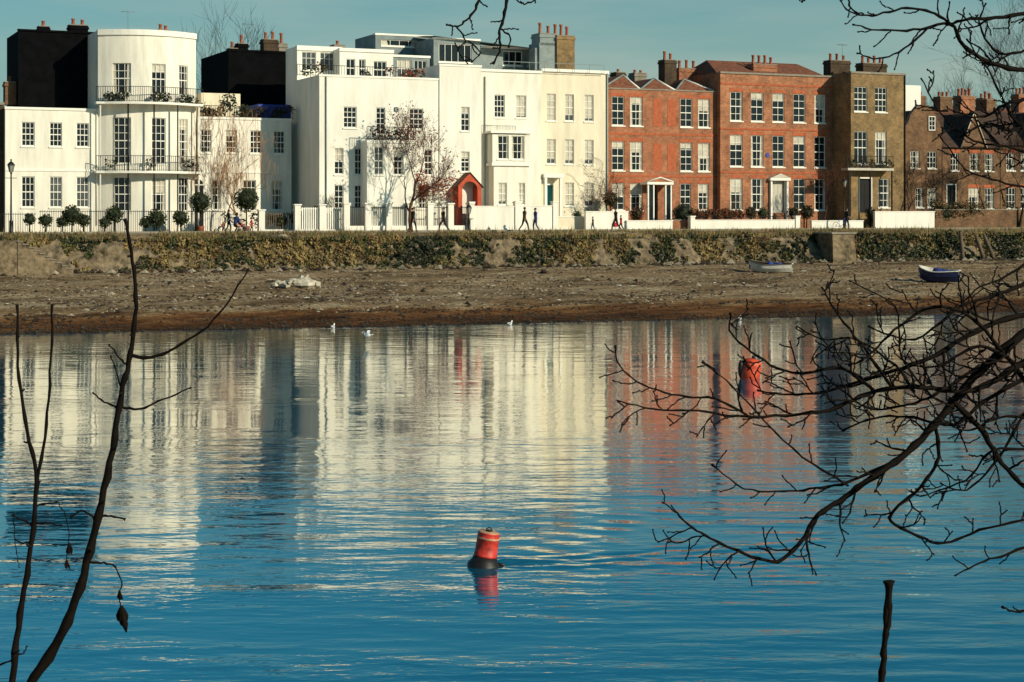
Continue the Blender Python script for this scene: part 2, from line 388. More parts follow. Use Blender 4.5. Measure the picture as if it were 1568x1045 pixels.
# ================================================================= B3
b=Bld('tall_white_house',750); w=-2.2
b.block(673,737,102,WHITE2,w-.9,depth=9,rows=[([(706,719)],165,202,'s24'),([(706,719)],233,264,'s24')],cop=(.1,.05))
b.block(737,829,107,WHITE,w,depth=9,rows=[([(757,773)],145,180,'s34'),([(790,806)],145,180,'b24'),([(757,770),(795,808)],278,314,'b24')],cop=(.15,.1))
b.block(754,812,205,WHITE,w-1.1,depth=1.098,rows=[([(762,779),(783,803)],207.5,244,'s23')],yb=252,cop=(.1,.08),coping=None)
b.block(756,810,252,WHITE,w-1.08,depth=1.07,rows=[([(763,776),(794,804)],280,314,'b24')],coping=None)
b.p('trim').box(U(750,w-1.1),U(815,w-1.1),w-1.3,w-.003,b.z(204,w-1),b.z(201,w-1),TRIM)
b.p('trim').box(U(752,w-1.1),U(813,w-1.1),w-1.25,w-.003,b.z(254,w-1),b.z(250,w-1),TRIM)
b.railing(756,810,201,1.1,w-1.1,TRIM,sp=.12)
b.block(664,735,62,LEAD,w+5,yb=150,depth=5,rows=[([(672,722)],70,98,'s51')],cop=(.1,.05))
b.block(735,842,72,LEAD,w+6,yb=150,depth=5,rows=[([(770,800)],77,99,'s31'),([(808,824)],80,99,'s11')],cop=(.1,.25))
K=b.p('roof')
K.face([(U(664,w+5),w+4.6,b.z(60,w+5)),(U(840,w+5),w+4.6,b.z(74,w+5)),(U(840,w+5),w+9,b.z(68,w+5)),(U(664,w+5),w+9,b.z(52,w+5))],LEAD)
b.railing(740,925,108,.75,w+.3,LEAD,sp=1.2)
b.p('walls').box(U(826,w+3),U(852,w+3),w+3,w+5,b.z(108,w),b.z(62,w+3),LEAD)
b.chimney(827,852,48,66,w+3,LEAD,2,depth=1.6,potpy=16,potm=POT); b.chimney(853,880,50,108,w+2.8,BRICKB,3,depth=1.8,potpy=20)
b.p('chimneys').box(U(820,w+3.1),U(826,w+3.1),w+3.2,w+4,b.z(108,w),b.z(70,w+3),LEAD)
b.pipe(742,118,345,w,LEAD)
P=b.p('orange_porch'); wp=w-1.9
u0,u1=U(700,wp),U(739,wp); um=(u0+u1)/2; ze=b.z(286,wp); zp=b.z(266,wp); ra=.62; zs=b.z(291,wp)
P.box(u0+.1,um-ra,wp,wp+1.,PZ,ze,ORANGE); P.box(um+ra,u1-.1,wp,wp+1.,PZ,ze,ORANGE)
def up(x): return zp-abs(x-um)/(u1-um)*(zp-ze)
for i in range(10):
    a=math.pi*i/10; c=math.pi*(i+1)/10
    p1=(um+ra*math.cos(a),wp,zs+ra*math.sin(a)); p2=(um+ra*math.cos(c),wp,zs+ra*math.sin(c))
    P.face([p2,p1,(p1[0],wp,up(p1[0])),(p2[0],wp,up(p2[0]))],ORANGE)
P.face([(um+ra,wp-.001,ze-.02),(u1-.1,wp-.001,ze-.02),(u1-.1,wp-.001,up(u1-.1)),(um+ra,wp-.001,up(um+ra))],ORANGE)
P.face([(u0+.1,wp-.001,ze-.02),(um-ra,wp-.001,ze-.02),(um-ra,wp-.001,up(um-ra)),(u0+.1,wp-.001,up(u0+.1))],ORANGE)
P.face([(u0-.1,wp-.12,ze-.1),(um,wp-.12,zp+.08),(um,wp+1,zp+.08),(u0-.1,wp+1,ze-.1)],TILE); P.face([(um,wp-.12,zp+.08),(u1+.1,wp-.12,ze-.1),(u1+.1,wp+1,ze-.1),(um,wp+1,zp+.08)],TILE)
P.box(um-ra,um+ra,wp+.9,wp+.95,PZ,zs+ra,CREAM); P.box(um-ra+.15,um+ra-.15,wp+.86,wp+.898,PZ,zs+.1,WHITE)
b.done()

# ================================================================= B4
b=Bld('cream_stucco_house',880); w=-1.6
cols=[(837,851),(865,879),(895,909)]
b.block(829,931,108,CREAM,w,rows=[(cols,145,186,'b24'),(cols,214,252,'b24'),([(865,879),(895,909)],280,316,'b24'),([(834,847)],284,316,'dt')],cop=(.2,.12))
b.p('trim').box(U(826,w),U(856,w),w-.9,w-.003,b.z(273,w),b.z(267,w),TRIM)
for px in (829,852): b.p('trim').box(U(px,w)-.1,U(px,w)+.1,w-.85,w-.65,PZ,b.z(273,w)-.003,TRIM)
for i in range(5): b.p('steps').box(U(828,w),U(853,w),w-2.2+i*.35,w-.003,PZ+i*.19,PZ+(i+1)*.19,TRIM)
b.pipe(929,110,340,w,LEAD); b.done()

# ================================================================= B5
b=Bld('red_brick_house',1015); w=0.
c5=[(937,956),(965,984),(1042,1060),(1069,1087)]
b.block(930,1101,138,BRICKR,w,rows=[(c5,150,194,'s24'),(c5,218,262,'s24'),([(937,956),(965,984),(1042,1058),(1069,1085)],281,322,'s24')],coping=KERB,cop=(.05,.06),lintel=BRICKL,blindp=.75)
for py in (206,270): b.p('trim').box(U(930,w),U(1101,w),w-.03,w+.02,b.z(py,w)-.1,b.z(py,w)+.08,BRICKL)
for xx in (1000,1022):
    for y0,y1 in ((152,194),(220,262)): b.p('trim').box(U(xx,w),U(xx+13,w),w-.015,w+.02,b.z(y1,w),b.z(y0,w),BRICKL)
Rf=b.p('roof'); zb_=b.z(138,w)+.02
for (xa,xm,xb,yp) in ((925,968,984,115),(984,1016,1038,118),(1038,1062,1101,118)):
    a,m_,c_=U(xa,w),U(xm,w),U(xb,w); zp=b.z(yp,w)
    for pts in ([(a,w+.4,zb_),(m_,w+1.6,zp),(m_,w+8,zp),(a,w+9,zb_)],[(m_,w+1.6,zp),(c_,w+.4,zb_),(c_,w+9,zb_),(m_,w+8,zp)],[(a,w+.4,zb_),(c_,w+.4,zb_),(m_,w+1.6,zp)]): Rf.face(pts,TILE)
    Rf.tube([(a,w+.4,zb_),(m_,w+1.6,zp)],.09,LEAD,4); Rf.tube([(c_,w+.4,zb_),(m_,w+1.6,zp)],.09,TRIM,4)
b.chimney(1018,1036,92,140,w+3,BRICKD,2,potpy=14); b.chimney(1040,1072,104,140,w+4,BRICKR,3,potpy=14)
b.chimney(944,958,114,140,w+6,BRICKD,1,potpy=6);b.chimney(972,990,114,140,w+8,KERB,2,potpy=5)
P=b.p('entrance_porch'); u0,u1=U(992,w-1.2),U(1029,w-1.2)
for x in (u0,u0+.5,u1-.62,u1-.12): P.box(x,x+.11,w-1.2,w-1.05,PZ,b.z(283,w-1.4),TRIM)
P.box(u0-.1,u1+.1,w-1.3,w-.002,b.z(283,w-1.4)+.003,b.z(279,w-1.4),TRIM); P.box(u0,u1,w-1.18,w-1.14,PZ,PZ+.7,TRIMD)
P.box(u0+.12,u0+.5,w-1.1,w-1.06,PZ+.7,b.z(284,w-1.4),GLASS); P.box(u1-.5,u1-.12,w-1.1,w-1.06,PZ+.7,b.z(284,w-1.4),GLASS)
P.box(u0+.8,u1-.8,w-.06,w-.003,PZ,b.z(286,w),BLACK)
P.tube([(u0-.1,w-1.3,b.z(279,w-1.4)+.03),((u0+u1)/2,w-1.3,b.z(272,w-1.4)),(u1+.1,w-1.3,b.z(279,w-1.4)+.03)],.06,TRIM,4)
b.pipe(1101,140,340,w,BLACK); b.done()

# ================================================================= B6
b=Bld('georgian_brick_house',1190); w=-.6
c6=[(1118,1137),(1150,1169),(1183,1201),(1215,1233),(1247,1264)]
b.block(1103,1277,114,BRICKR2,w,rows=[(c6,143,187,'s24'),(c6,208,256,'s24'),([c6[0],c6[1],c6[3],c6[4]],274,322,'s24'),([(1182,1201)],276,326,'dw')],coping=KERB,cop=(.1,.1),lintel=BRICKL,blindp=.35)
for py in (131,199,265): b.p('trim').box(U(1103,w),U(1277,w),w-.04,w+.02,b.z(py,w)-.08,b.z(py,w)+.08,BRICKL)
Rf=b.p('roof'); u0,u1=U(1104,w),U(1276,w); zb_=b.z(114,w)-.1; zr=b.z(97,w+4)
Rf.face([(u0,w+.5,zb_),(u1,w+.5,zb_),(u1-1,w+4,zr),(u0+1,w+4,zr)],TILE); Rf.face([(u1,w+.5,zb_),(u1,w+8,zb_),(u1-1,w+4,zr)],TILE); Rf.face([(u0,w+8,zb_),(u0,w+.5,zb_),(u0+1,w+4,zr)],TILE); Rf.face([(u1,w+8,zb_),(u0,w+8,zb_),(u0+1,w+4,zr),(u1-1,w+4,zr)],TILE)
b.chimney(1154,1190,100,125,w+1.6,BRICKR,4,potpy=14); 
P=b.p('door_surround'); 
P.box(U(1178,w),U(1180.5,w),w-.25,w-.003,PZ,b.z(277,w),TRIM); P.box(U(1202.5,w),U(1205,w),w-.25,w-.003,PZ,b.z(277,w),TRIM)
P.box(U(1176,w),U(1207,w),w-.4,w-.003,b.z(277,w)+.003,b.z(273,w),TRIM)
P.face([(U(1176,w),w-.4,b.z(273,w)+.003),(U(1207,w),w-.4,b.z(273,w)+.003),(U(1191.5,w),w-.4,b.z(266,w))],TRIMD); P.face([(U(1176,w),w-.4,b.z(273,w)+.003),(U(1191.5,w),w-.4,b.z(266,w)),(U(1191.5,w),w,b.z(266,w)),(U(1176,w),w,b.z(273,w)+.003)],LEAD); P.face([(U(1191.5,w),w-.4,b.z(266,w)),(U(1207,w),w-.4,b.z(273,w)+.003),(U(1207,w),w,b.z(273,w)+.003),(U(1191.5,w),w,b.z(266,w))],LEAD)
for i in range(4): b.p('steps').box(U(1176,w),U(1207,w),w-1.6+i*.35,w-.51,PZ+i*.12,PZ+(i+1)*.12,KERB)
pl=b.p('blue_plaque'); pl.lathe((U(1175,w),w-.02,b.z(238,w)),[(.2,0),(.2,.03)],BBLUE,12,tilt=Matrix.Rotation(math.radians(90),3,'X'))
b.done()

# ================================================================= B7
b=Bld('stock_brick_townhouse',1345); w=-3.2
c7=[(1308,1328),(1340,1358)]
b.block(1303,1386,112,BRICKB,w,depth=10,rows=[(c7,134,172,'s34'),(c7,202,252,'s34'),([(1345,1362)],274,318,'s24'),([(1316,1334)],274,326,'dk')],coping=KERB,cop=(.12,.08),blindp=.5)
u0,u1=U(1298,w-.9),U(1368,w-.9); b.p('trim').box(u0,u1,w-.95,w-.003,b.z(262,w),b.z(258.5,w),TRIMD)
b.railing(0,0,0,1.,w-.9,us=(u0,u1),z=b.z(258,w))
for px in (1300,1333,1366): 
    u=U(px,w-.9); b.p('trim').box(u-.05,u+.05,w-.92,w-.82,PZ,b.z(262,w)-.003,BLACK)
L=b.p('balcony_plants')
for px in (1306,1318,1335,1350,1362): L.cloud((U(px,w-.6),w-.6,b.z(252,w)),(.45,.25,.4),60,.15,[LEAFD,LEAFG])
b.chimney(1272,1302,96,128,w+6,BRICKD,3,potpy=12); b.chimney(1322,1358,98,116,w+3,BRICKD,4,potpy=12)
b.p('walls').box(U(1277,w+3.5),U(1303,w+3.5),w+4,w+9,PZ,b.z(116,w+3.5),BRICKD)  # darker brick puts the left side's shade into its colour
b.pipe(1385,114,340,w,BLACK); b.aerial(1290,70,100,w+6); b.done()

# ================================================================= B8
b=Bld('dutch_gabled_brick_house',1415); w=1.
b.block(1386,1442,205,BRICKM,w,depth=8,coping=None,rows=[([(1394,1408),(1420,1434)],232,258,'s33'),([(1402,1414),(1420,1434)],288,318,'s33')])
u0,u1=U(1386,w),U(1442,w); um=(u0+u1)/2; hw=(u1-u0)/2; z0=b.z(205,w); z1=b.z(160,w)
pts=[]
for x,z in ((-1,0),(1,0),(.97,.25),(.78,.45),(.72,.62),(.45,.85),(.3,.97),(0,1),(-.3,.97),(-.45,.85),(-.72,.62),(-.78,.45),(-.97,.25)): pts.append((um+x*hw,z0+z*(z1-z0)))
G=b.p('gable'); G.face([(x,w-.003,z) for x,z in pts],BRICKM); G.face([(x,w+.4,z) for x,z in reversed(pts)],BRICKM)
for i in range(len(pts)):
    a=pts[i];c_=pts[(i+1)%len(pts)]; G.face([(a[0],w-.003,a[1]),(a[0],w+.4,a[1]),(c_[0],w+.4,c_[1]),(c_[0],w-.003,c_[1])],KERB)
b.window(U(1421,w),U(1431,w),b.z(200,w),b.z(178,w),w-.17,.15,'s23')
Rf=b.p('roof'); zr=b.z(168,w)
Rf.face([(u0,w+.4,z0),(um,w+.4,zr),(um,w+8,zr),(u0,w+8,z0)],TILED); Rf.face([(um,w+.4,zr),(u1,w+.4,z0),(u1,w+8,z0),(um,w+8,zr)],TILED)
b.done()
for nm,xa,xb,ye,yp,spans1,spans2 in (('gabled_brick_cottage',1443,1531,225,170,[(1456,1468),(1485,1499),(1508,1521)],[(1483,1500),(1508,1522)]),('brick_cottage',1532,1640,222,168,[(1541,1554),(1563,1577)],[(1541,1555),(1563,1577)])):
    b=Bld(nm,(xa+xb)/2); w=1.5
    rows=[(spans1,235,262,'s33'),(spans2,288,320,'s33')]
    if xa==1443: rows.append(([(1450,1463)],284,328,'dk'))
    b.block(xa,xb,ye,BRICKM,w,depth=8,coping=None,rows=rows,lintel=BRICKL)
    u0,u1=U(xa,w),U(xb,w); z0=b.z(ye,w); zp=b.z(yp,w); Rf=b.p('roof')
    Rf.face([(u0-.2,w-.3,z0-.1),(u1+.2,w-.3,z0-.1),(u1+.2,w+4,zp),(u0-.2,w+4,zp)],TILED); Rf.face([(u1+.2,w+8.3,z0-.1),(u0-.2,w+8.3,z0-.1),(u0-.2,w+4,zp),(u1+.2,w+4,zp)],TILED)
    Rf.face([(u0,w,z0),(u0,w+4,zp-.1),(u0,w+8,z0)],BRICKM); Rf.face([(u1,w,z0),(u1,w+8,z0),(u1,w+4,zp-.1)],BRICKM)
    a=u0+(u1-u0)*(.28 if xa==1443 else .35); c_=a+(u1-u0)*.42; m_=(a+c_)/2; zq=zp-.3
    Rf.face([(a,w-.35,z0),(c_,w-.35,z0),(m_,w-.35,zq)],BRICKM)
    Rf.face([(a-.1,w-.45,z0-.1),(m_,w-.45,zq+.1),(m_,w+4,zq+.1),(a-.1,w+4,z0-.1)],TILED); Rf.face([(m_,w-.45,zq+.1),(c_+.1,w-.45,z0-.1),(c_+.1,w+4,z0-.1),(m_,w+4,zq+.1)],TILED)
    Rf.tube([(a-.1,w-.47,z0-.1),(m_,w-.47,zq+.08),(c_+.1,w-.47,z0-.1)],.07,CREAM,4)
    b.chimney(xa+28,xa+50,yp-22,yp+20,w+4,BRICKR,4,potpy=14); b.chimney(xb-20,xb-6,yp-18,yp+20,w+4,BRICKM,2,potpy=14); b.done()
b=Bld('brick_terrace_behind',1480)
b.block(1386,1700,184,BRICKD,14,yb=260,coping=None,depth=6); u0,u1=U(1386,14),U(1700,14)
b.p('roof').face([(u0,14,b.z(184,14)),(u1,14,b.z(184,14)),(u1,18,b.z(160,14)),(u0,18,b.z(160,14))],TILE)
for x in (1400,1440,1505): b.chimney(x,x+18,150,170,16,BRICKM,3,potpy=10)
b.p('walls').box(U(1386,12),U(1410,12),12,13,b.z(200,12),b.z(134,12),TRIM)
b.done()

# ================================================================= ground (one sheet)
def we(u): return -45.7-(max(-150,min(150,u))+44.7)*.103 + 0.9*noise.noise(Vector((u*.09,0,3)))+.35*noise.noise(Vector((u*.45,0,8)))
def gh(u,w_):
    p=ROW@Vector((u,w_,0))
    if w_>=-11: z=PZ
    elif w_>=-12.0: z=PZ-.3*(-11-w_)
    elif w_>=-13.25: z=3.5-(-12.0-w_)/1.25*2.0
    else:
        e=we(u); t=(w_-e)/(-13.25-e)
        if t>=0:
            z=1.5*t**.85+.2*noise.noise(Vector((u*.2,w_*.35,0)))*min(1,t*8)*min(1,(1-t)*6)+.12*noise.noise(Vector((u*.9,w_*1.1,5)))*min(1,t*10)*min(1,(1-t)*6)
        else: z=max(-3,(w_-e)*.06)
    Y=p.y
    if Y<20:
        bz=3.55 if Y<4.3 else 3.55-(Y-4.3)*.56
        z=max(z,max(-3,bz)) if w_<-60 else z
    return z
def lin(a,b,st):
    n=max(1,int(round((b-a)/st))); return [a+(b-a)*i/n for i in range(n)]
us=[-2500,-1200,-600,-300]+lin(-200,-60,5)+lin(-60,70,.4)+lin(70,200,5)+[200,300,600,1200,2500]
wsx=[-2500,-1200,-500,-250]+lin(-180,-60,2)+lin(-60,-13.25,.4)+[-13.25,-12.6,-12.0,-11.5,-11,-8,-4.5]+lin(0,60,6)+[60,200,500,1200,3000]
GR,ntg,bg=newmat('ground_gravel_and_earth')
N=ntg.nodes; Lk=ntg.links
tc=N.new('ShaderNodeTexCoord'); sp=N.new('ShaderNodeSeparateXYZ'); Lk.new(tc.outputs['Object'],sp.inputs[0])
n1=N.new('ShaderNodeTexNoise'); n1.inputs['Scale'].default_value=.28; n1.inputs['Detail'].default_value=7; n1.inputs['Roughness'].default_value=.8
mp=N.new('ShaderNodeMapping'); mp.inputs['Scale'].default_value=(.45,1.5,1); Lk.new(tc.outputs['Object'],mp.inputs[0]); Lk.new(mp.outputs[0],n1.inputs['Vector'])
r1=N.new('ShaderNodeValToRGB'); e=r1.color_ramp.elements; e[0].position=.38; e[0].color=(.10,.07,.04,1); e[1].position=.64; e[1].color=(.42,.34,.23,1)
x=e.new(.5); x.color=(.26,.185,.11,1)
Lk.new(n1.outputs[0],r1.inputs[0])
n2=N.new('ShaderNodeTexNoise'); n2.inputs['Scale'].default_value=4.5; n2.inputs['Detail'].default_value=5; n2.inputs['Roughness'].default_value=.85; Lk.new(tc.outputs['Object'],n2.inputs['Vector'])
r2=N.new('ShaderNodeValToRGB'); r2.color_ramp.elements[0].position=.4; r2.color_ramp.elements[1].position=.6; r2.color_ramp.elements[0].color=(.42,.4,.37,1); r2.color_ramp.elements[1].color=(1.35,1.3,1.2,1); Lk.new(n2.outputs[0],r2.inputs[0])
mx=N.new('ShaderNodeMix'); mx.data_type='RGBA'; mx.blend_type='MULTIPLY'; mx.inputs[0].default_value=1; Lk.new(r1.outputs[0],mx.inputs[6]); Lk.new(r2.outputs[0],mx.inputs[7])
ad=N.new('ShaderNodeMath'); ad.operation='MULTIPLY_ADD'; ad.inputs[1].default_value=.5; Lk.new(n1.outputs[0],ad.inputs[0]); Lk.new(sp.outputs[2],ad.inputs[2])
r3=N.new('ShaderNodeValToRGB'); e=r3.color_ramp.elements; e[0].position=.26; e[0].color=(.2,.15,.11,1); e[1].position=.8; e[1].color=(1,1,1,1)
x=e.new(.40); x.color=(.42,.24,.14,1); x=e.new(.58); x.color=(.72,.47,.29,1); x=e.new(.68); x.color=(1,.92,.81,1)
Lk.new(ad.outputs[0],r3.inputs[0])
mx2=N.new('ShaderNodeMix'); mx2.data_type='RGBA'; mx2.blend_type='MULTIPLY'; mx2.inputs[0].default_value=1; Lk.new(mx.outputs[2],mx2.inputs[6]); Lk.new(r3.outputs[0],mx2.inputs[7])
Lk.new(mx2.outputs[2],bg.inputs['Base Color']); bg.inputs['Roughness'].default_value=.95; bg.inputs['Specular IOR Level'].default_value=.1
bp=N.new('ShaderNodeBump'); bp.inputs['Distance'].default_value=.12; Lk.new(n2.outputs[0],bp.inputs['Height']); Lk.new(bp.outputs[0],bg.inputs['Normal'])
g=MB(); g.mi(GR); nu=len(us)
for w_ in wsx:
    for u in us: g.v.append((u,w_,gh(u,w_)))
for j in range(len(wsx)-1):
    for i in range(nu-1): g.f.append((j*nu+i,j*nu+i+1,(j+1)*nu+i+1,(j+1)*nu+i)); g.m.append(0); g.sm.append(True)
g.obj('ground',matrix=ROW)
g=MB(); g.box(-200,220,-10.6,-5.0,PZ-.1,PZ+.006,PAVE); g.obj('towpath',matrix=ROW)
g=MB(); g.box(-200,220,-4.995,-4.8,PZ-.1,PZ+.12,KERB); g.obj('kerb',matrix=ROW)

g=MB(); g.mi(STONE)
uu=lin(-120,140,.3); hh=[0,.12,.24,.36,.48,.6,.72,.84,.93,1.0]
for h in hh:
    for u in uu:
        z=1.25+h*2.2; o=-13.9+h*1.8
        o+=-.32*noise.noise(Vector((u*.8,z*1.2,0)))-.25*noise.noise(Vector((u*2.3,z*3,4)))
        if h==1: z=3.42+.28*noise.noise(Vector((u*.5,2,0)))+.2*noise.noise(Vector((u*2,2,0)))
        g.v.append((u,o-.12,z))
for u in uu: g.v.append((u,-11.3,PZ-.1))
nu=len(uu)
for j in range(len(hh)):
    for i in range(nu-1): g.f.append((j*nu+i,j*nu+i+1,(j+1)*nu+i+1,(j+1)*nu+i)); g.m.append(0); g.sm.append(False)
g.obj('river_wall',matrix=ROW)
g=MB()
def wallo(u,h):
    z=1.25+h*2.2; return -13.9+h*1.8-.32*noise.noise(Vector((u*.8,z*1.2,0)))-.25*noise.noise(Vector((u*2.3,z*3,4)))-.12
for _ in range(62000):
    u=rnd(-52,75); h=random.random()**.8*1.07-.02
    cov=noise.noise(Vector((u*.14,h*.6,1)))*.9+.8*noise.noise(Vector((u*.55,h*1.6,9)))+.65*noise.noise(Vector((u*1.7,h*4,3)))
    if u>48: cov-=.3
    if -49<u<-38: cov-=.3
    if cov< -.1-.4*h+ (0.25 if h<.15 else 0): continue
    z=1.27+h*2.2; bulge=max(0,cov+.2)
    lump=max(0,noise.noise(Vector((u*1.6,h*4.5,50)))+.15)
    o=wallo(u,min(1,max(0,h)))-rnd(.0,.08+.9*bulge*lump)
    k=noise.noise(Vector((u*.3,h*1.0,20)))*1.2+.7*noise.noise(Vector((u*1.6,h*4.5,50)))+rnd(-.2,.2)+.25*h-.12
    mt=LEAFD if k<-.1 else LEAFG if k<.12 else LEAFO if k<.28 else LEAFB if k<.42 else LEAFY
    g.leaf((u,o,z+.1*lump),rnd(.07,.22),mt)
g.obj('ivy_on_river_wall',matrix=ROW)
g=MB()
for _ in range(16000):
    u=rnd(-55,75); w_=rnd(-12.6,-10.6)
    if noise.noise(Vector((u*.3,w_,2)))<-.2: continue
    z=(gh(u,w_) if w_>-12 else 3.4)+.05; h=rnd(.08,.3)+(.3 if random.random()<.06 else 0); a=rnd(-.1,.1); mt=random.choice([LEAFO,LEAFB,LEAFG,LEAFY])
    g.face([(u,w_,z-.05),(u+.06,w_,z-.05),(u+.03+a,w_+rnd(-.05,.05),z+h)],mt)
for _ in range(150):
    u=rnd(-52,72); g.cloud((u,rnd(-12.4,-11.4),3.6),(rnd(.15,.5),.25,rnd(.12,.35)),26,.12,random.choice([[LEAFD],[LEAFG,LEAFD],[LEAFB,LEAFO],[LEAFO]]))
for _ in range(120):
    u=rnd(-52,72); g.cloud((u,-14.2-random.random()*.7,gh(u,-14.3)+.05),(rnd(.2,.6),.3,rnd(.08,.25)),26,.12,random.choice([[LEAFD],[LEAFG,LEAFD],[LEAFB,LEAFO]]))
g.obj('verge_grass',matrix=ROW)
g=MB(); k=g.mi(PEB); k2=g.mi(ROCK)
def stone(g,u,w_,z,s,k):
    i=len(g.v); 
    for d in ((1,0,0),(0,1,0),(-1,0,0),(0,-1,0),(0,0,.7),(0,0,-.5)):
        g.v.append((u+d[0]*s*rnd(.6,1.2),w_+d[1]*s*rnd(.6,1.2),z+d[2]*s*rnd(.6,1.1)))
    for f in ((0,1,4),(1,2,4),(2,3,4),(3,0,4),(1,0,5),(2,1,5),(3,2,5),(0,3,5)): g.f.append(tuple(i+q for q in f)); g.m.append(k); g.sm.append(False)
for _ in range(30000):
    u=rnd(-52,70); e_=we(u); t=random.random()**1.4*.98; w_=e_+(-13.9-e_)*t
    if noise.noise(Vector((u*.15,w_*.4,7)))+.5*noise.noise(Vector((u*.7,w_*1.1,17)))+rnd(-.25,.25)<-.05: continue
    stone(g,u,w_,gh(u,w_)+.01,rnd(.04,.12) if random.random()<.95 else rnd(.12,.24),k2 if (t<.2 or random.random()<.4) else k)
for _ in range(420):
    u=rnd(-52,70); w_=-14.1-abs(random.gauss(0,.8)); stone(g,u,w_,gh(u,w_)+.05,rnd(.12,.4),random.choice((k,k2)))
for px,py,s in ((830,428,.28),(415,437,.22),(432,425,.3),(320,440,.15),(690,432,.12),(1068,392,.35),(1200,440,.15)):
    p=toRow(onz(px,py,.9)); 
    for _ in range(3): stone(g,p.x+rnd(-.2,.2),p.y,gh(p.x,p.y)+.08,s,k2 if px==830 else k)
g.obj('beach_pebbles',matrix=ROW)
g=MB()
u0=U(22,-13.9)
for i in range(10):
    g.box(u0+i*.33,u0+(i+1)*.33,-15.3,-12.9,1.2,3.45-i*.19,STONE,skip='b')
    g.box(u0+i*.33-.03,u0+(i+1)*.33-.035,-15.37,-12.9,3.453-i*.19,3.5-i*.19,KERB)
g.box(u0-1.6,u0-.04,-15.3,-12.4,1.0,3.48,STONE); g.obj('stone_river_steps',matrix=ROW)
g=MB()
ua_,ub_=U(1276,-14.9),U(1312,-14.9)
for i in range(5):
    z0=1.1+i*.5; g.box(ua_+i*.02,ub_-i*.02,-14.9+i*.05,-12.3,z0,z0+.49,STONE)
g.box(ua_-.05,ub_+.05,-14.8,-12.2,3.6,3.72,KERB)
g.obj('stone_landing_buttress',matrix=ROW)
for px,top,bot,lean in ((1473,355,396,0),(1505,362,394,.5),(1520,360,392,.7)):
    g=MB(); u=U(px,-14.6); z1=Z(top,px,-14.6); z0=Z(bot,px,-14.6)-.2
    g.tube([(u,-14.7,z0),(u-lean*.5,-14.6,(z0+z1)/2),(u-lean,-14.4,z1)],[.17,.15,.13],WOODW,7); g.lathe((u-lean,-14.4,z1),[(.15,0),(.15,.06),(.05,.1)],WOODW,7)
    g.obj('mooring_post',matrix=ROW)

# ================================================================= garden walls / fences
def gwall(name,x0,x1,yt,w_,mt=WHITE2,piers=0,t=.25):
    g=MB(); xm=(x0+x1)/2; z1=Z(yt,xm,w_); u0,u1=U(x0,w_),U(x1,w_)
    g.box(u0,u1,w_,w_+t,PZ-.1,z1,mt); g.box(u0-.04,u1+.04,w_-.04,w_+t+.04,z1+.002,z1+.07,TRIM if mt in (WHITE2,WHITE,CREAM) else KERB)
    for i in range(piers):
        x=u0+(u1-u0)*i/max(1,piers-1); g.box(x-.2,x+.2,w_-.1,w_+t+.1,PZ-.1,z1+.3,mt); g.box(x-.25,x+.25,w_-.15,w_+t+.15,z1+.3,z1+.38,TRIM)
    g.obj(name,matrix=ROW)
gwall('white_garden_wall',722,792,317,-4.6,piers=2); gwall('white_garden_wall',794,850,316,-4.3,piers=2)
gwall('white_garden_wall',897,962,325,-4.5); gwall('white_garden_wall',960,1030,339,-4.7); gwall('white_garden_wall',1060,1221,338,-4.7,piers=2)
gwall('white_garden_wall',1243,1322,339,-4.7); gwall('white_garden_wall',1340,1431,325,-4.7)
gwall('brick_garden_wall',1432,1600,322,-3.5,BRICKM); gwall('brick_garden_wall',1012,1060,338,-4.0,BRICKR)
gwall('white_garden_wall',850,897,333,-3.6,CREAM)
def fence(name,x0,x1,yt,w_,mt,piers,sp=.14,pm=WHITE2,pickets=.012,dwarf=.45):
    g=MB(); xm=(x0+x1)/2; z1=Z(yt,xm,w_); u0,u1=U(x0,w_),U(x1,w_)
    if dwarf: g.box(u0,u1,w_-.1,w_+.1,PZ-.1,PZ+dwarf,pm)
    for i in range(piers):
        x=u0+(u1-u0)*i/max(1,piers-1); g.box(x-.22,x+.22,w_-.22,w_+.22,PZ-.1,z1+.15,pm); g.box(x-.28,x+.28,w_-.28,w_+.28,z1+.15,z1+.24,TRIM)
    g.box(u0,u1,w_-.02,w_+.02,z1-.12,z1-.08,mt); 
    k=int((u1-u0)/sp)
    for i in range(k): 
        x=u0+(i+.5)*(u1-u0)/k; g.box(x-pickets,x+pickets,w_-.012,w_+.012,PZ+dwarf,z1,mt)
    g.obj(name,matrix=ROW)
fence('iron_railings',60,345,322,-2.6,BLACK,0,.15,dwarf=.0)
fence('iron_railings',0,55,326,-2.6,BLACK,0,.15,dwarf=.0)
fence('white_picket_fence',455,530,318,-4.0,TRIM,3,.16,pickets=.045,dwarf=.2)
fence('white_pier_fence',530,720,316,-4.6,BLACK,7,.14)
fence('timber_picket_fence',400,455,326,-3.2,WOODW,2,.16,pickets=.03,dwarf=.2)
fence('iron_railings',1060,1220,330,-4.3,BLACK,0,.16,dwarf=.0)

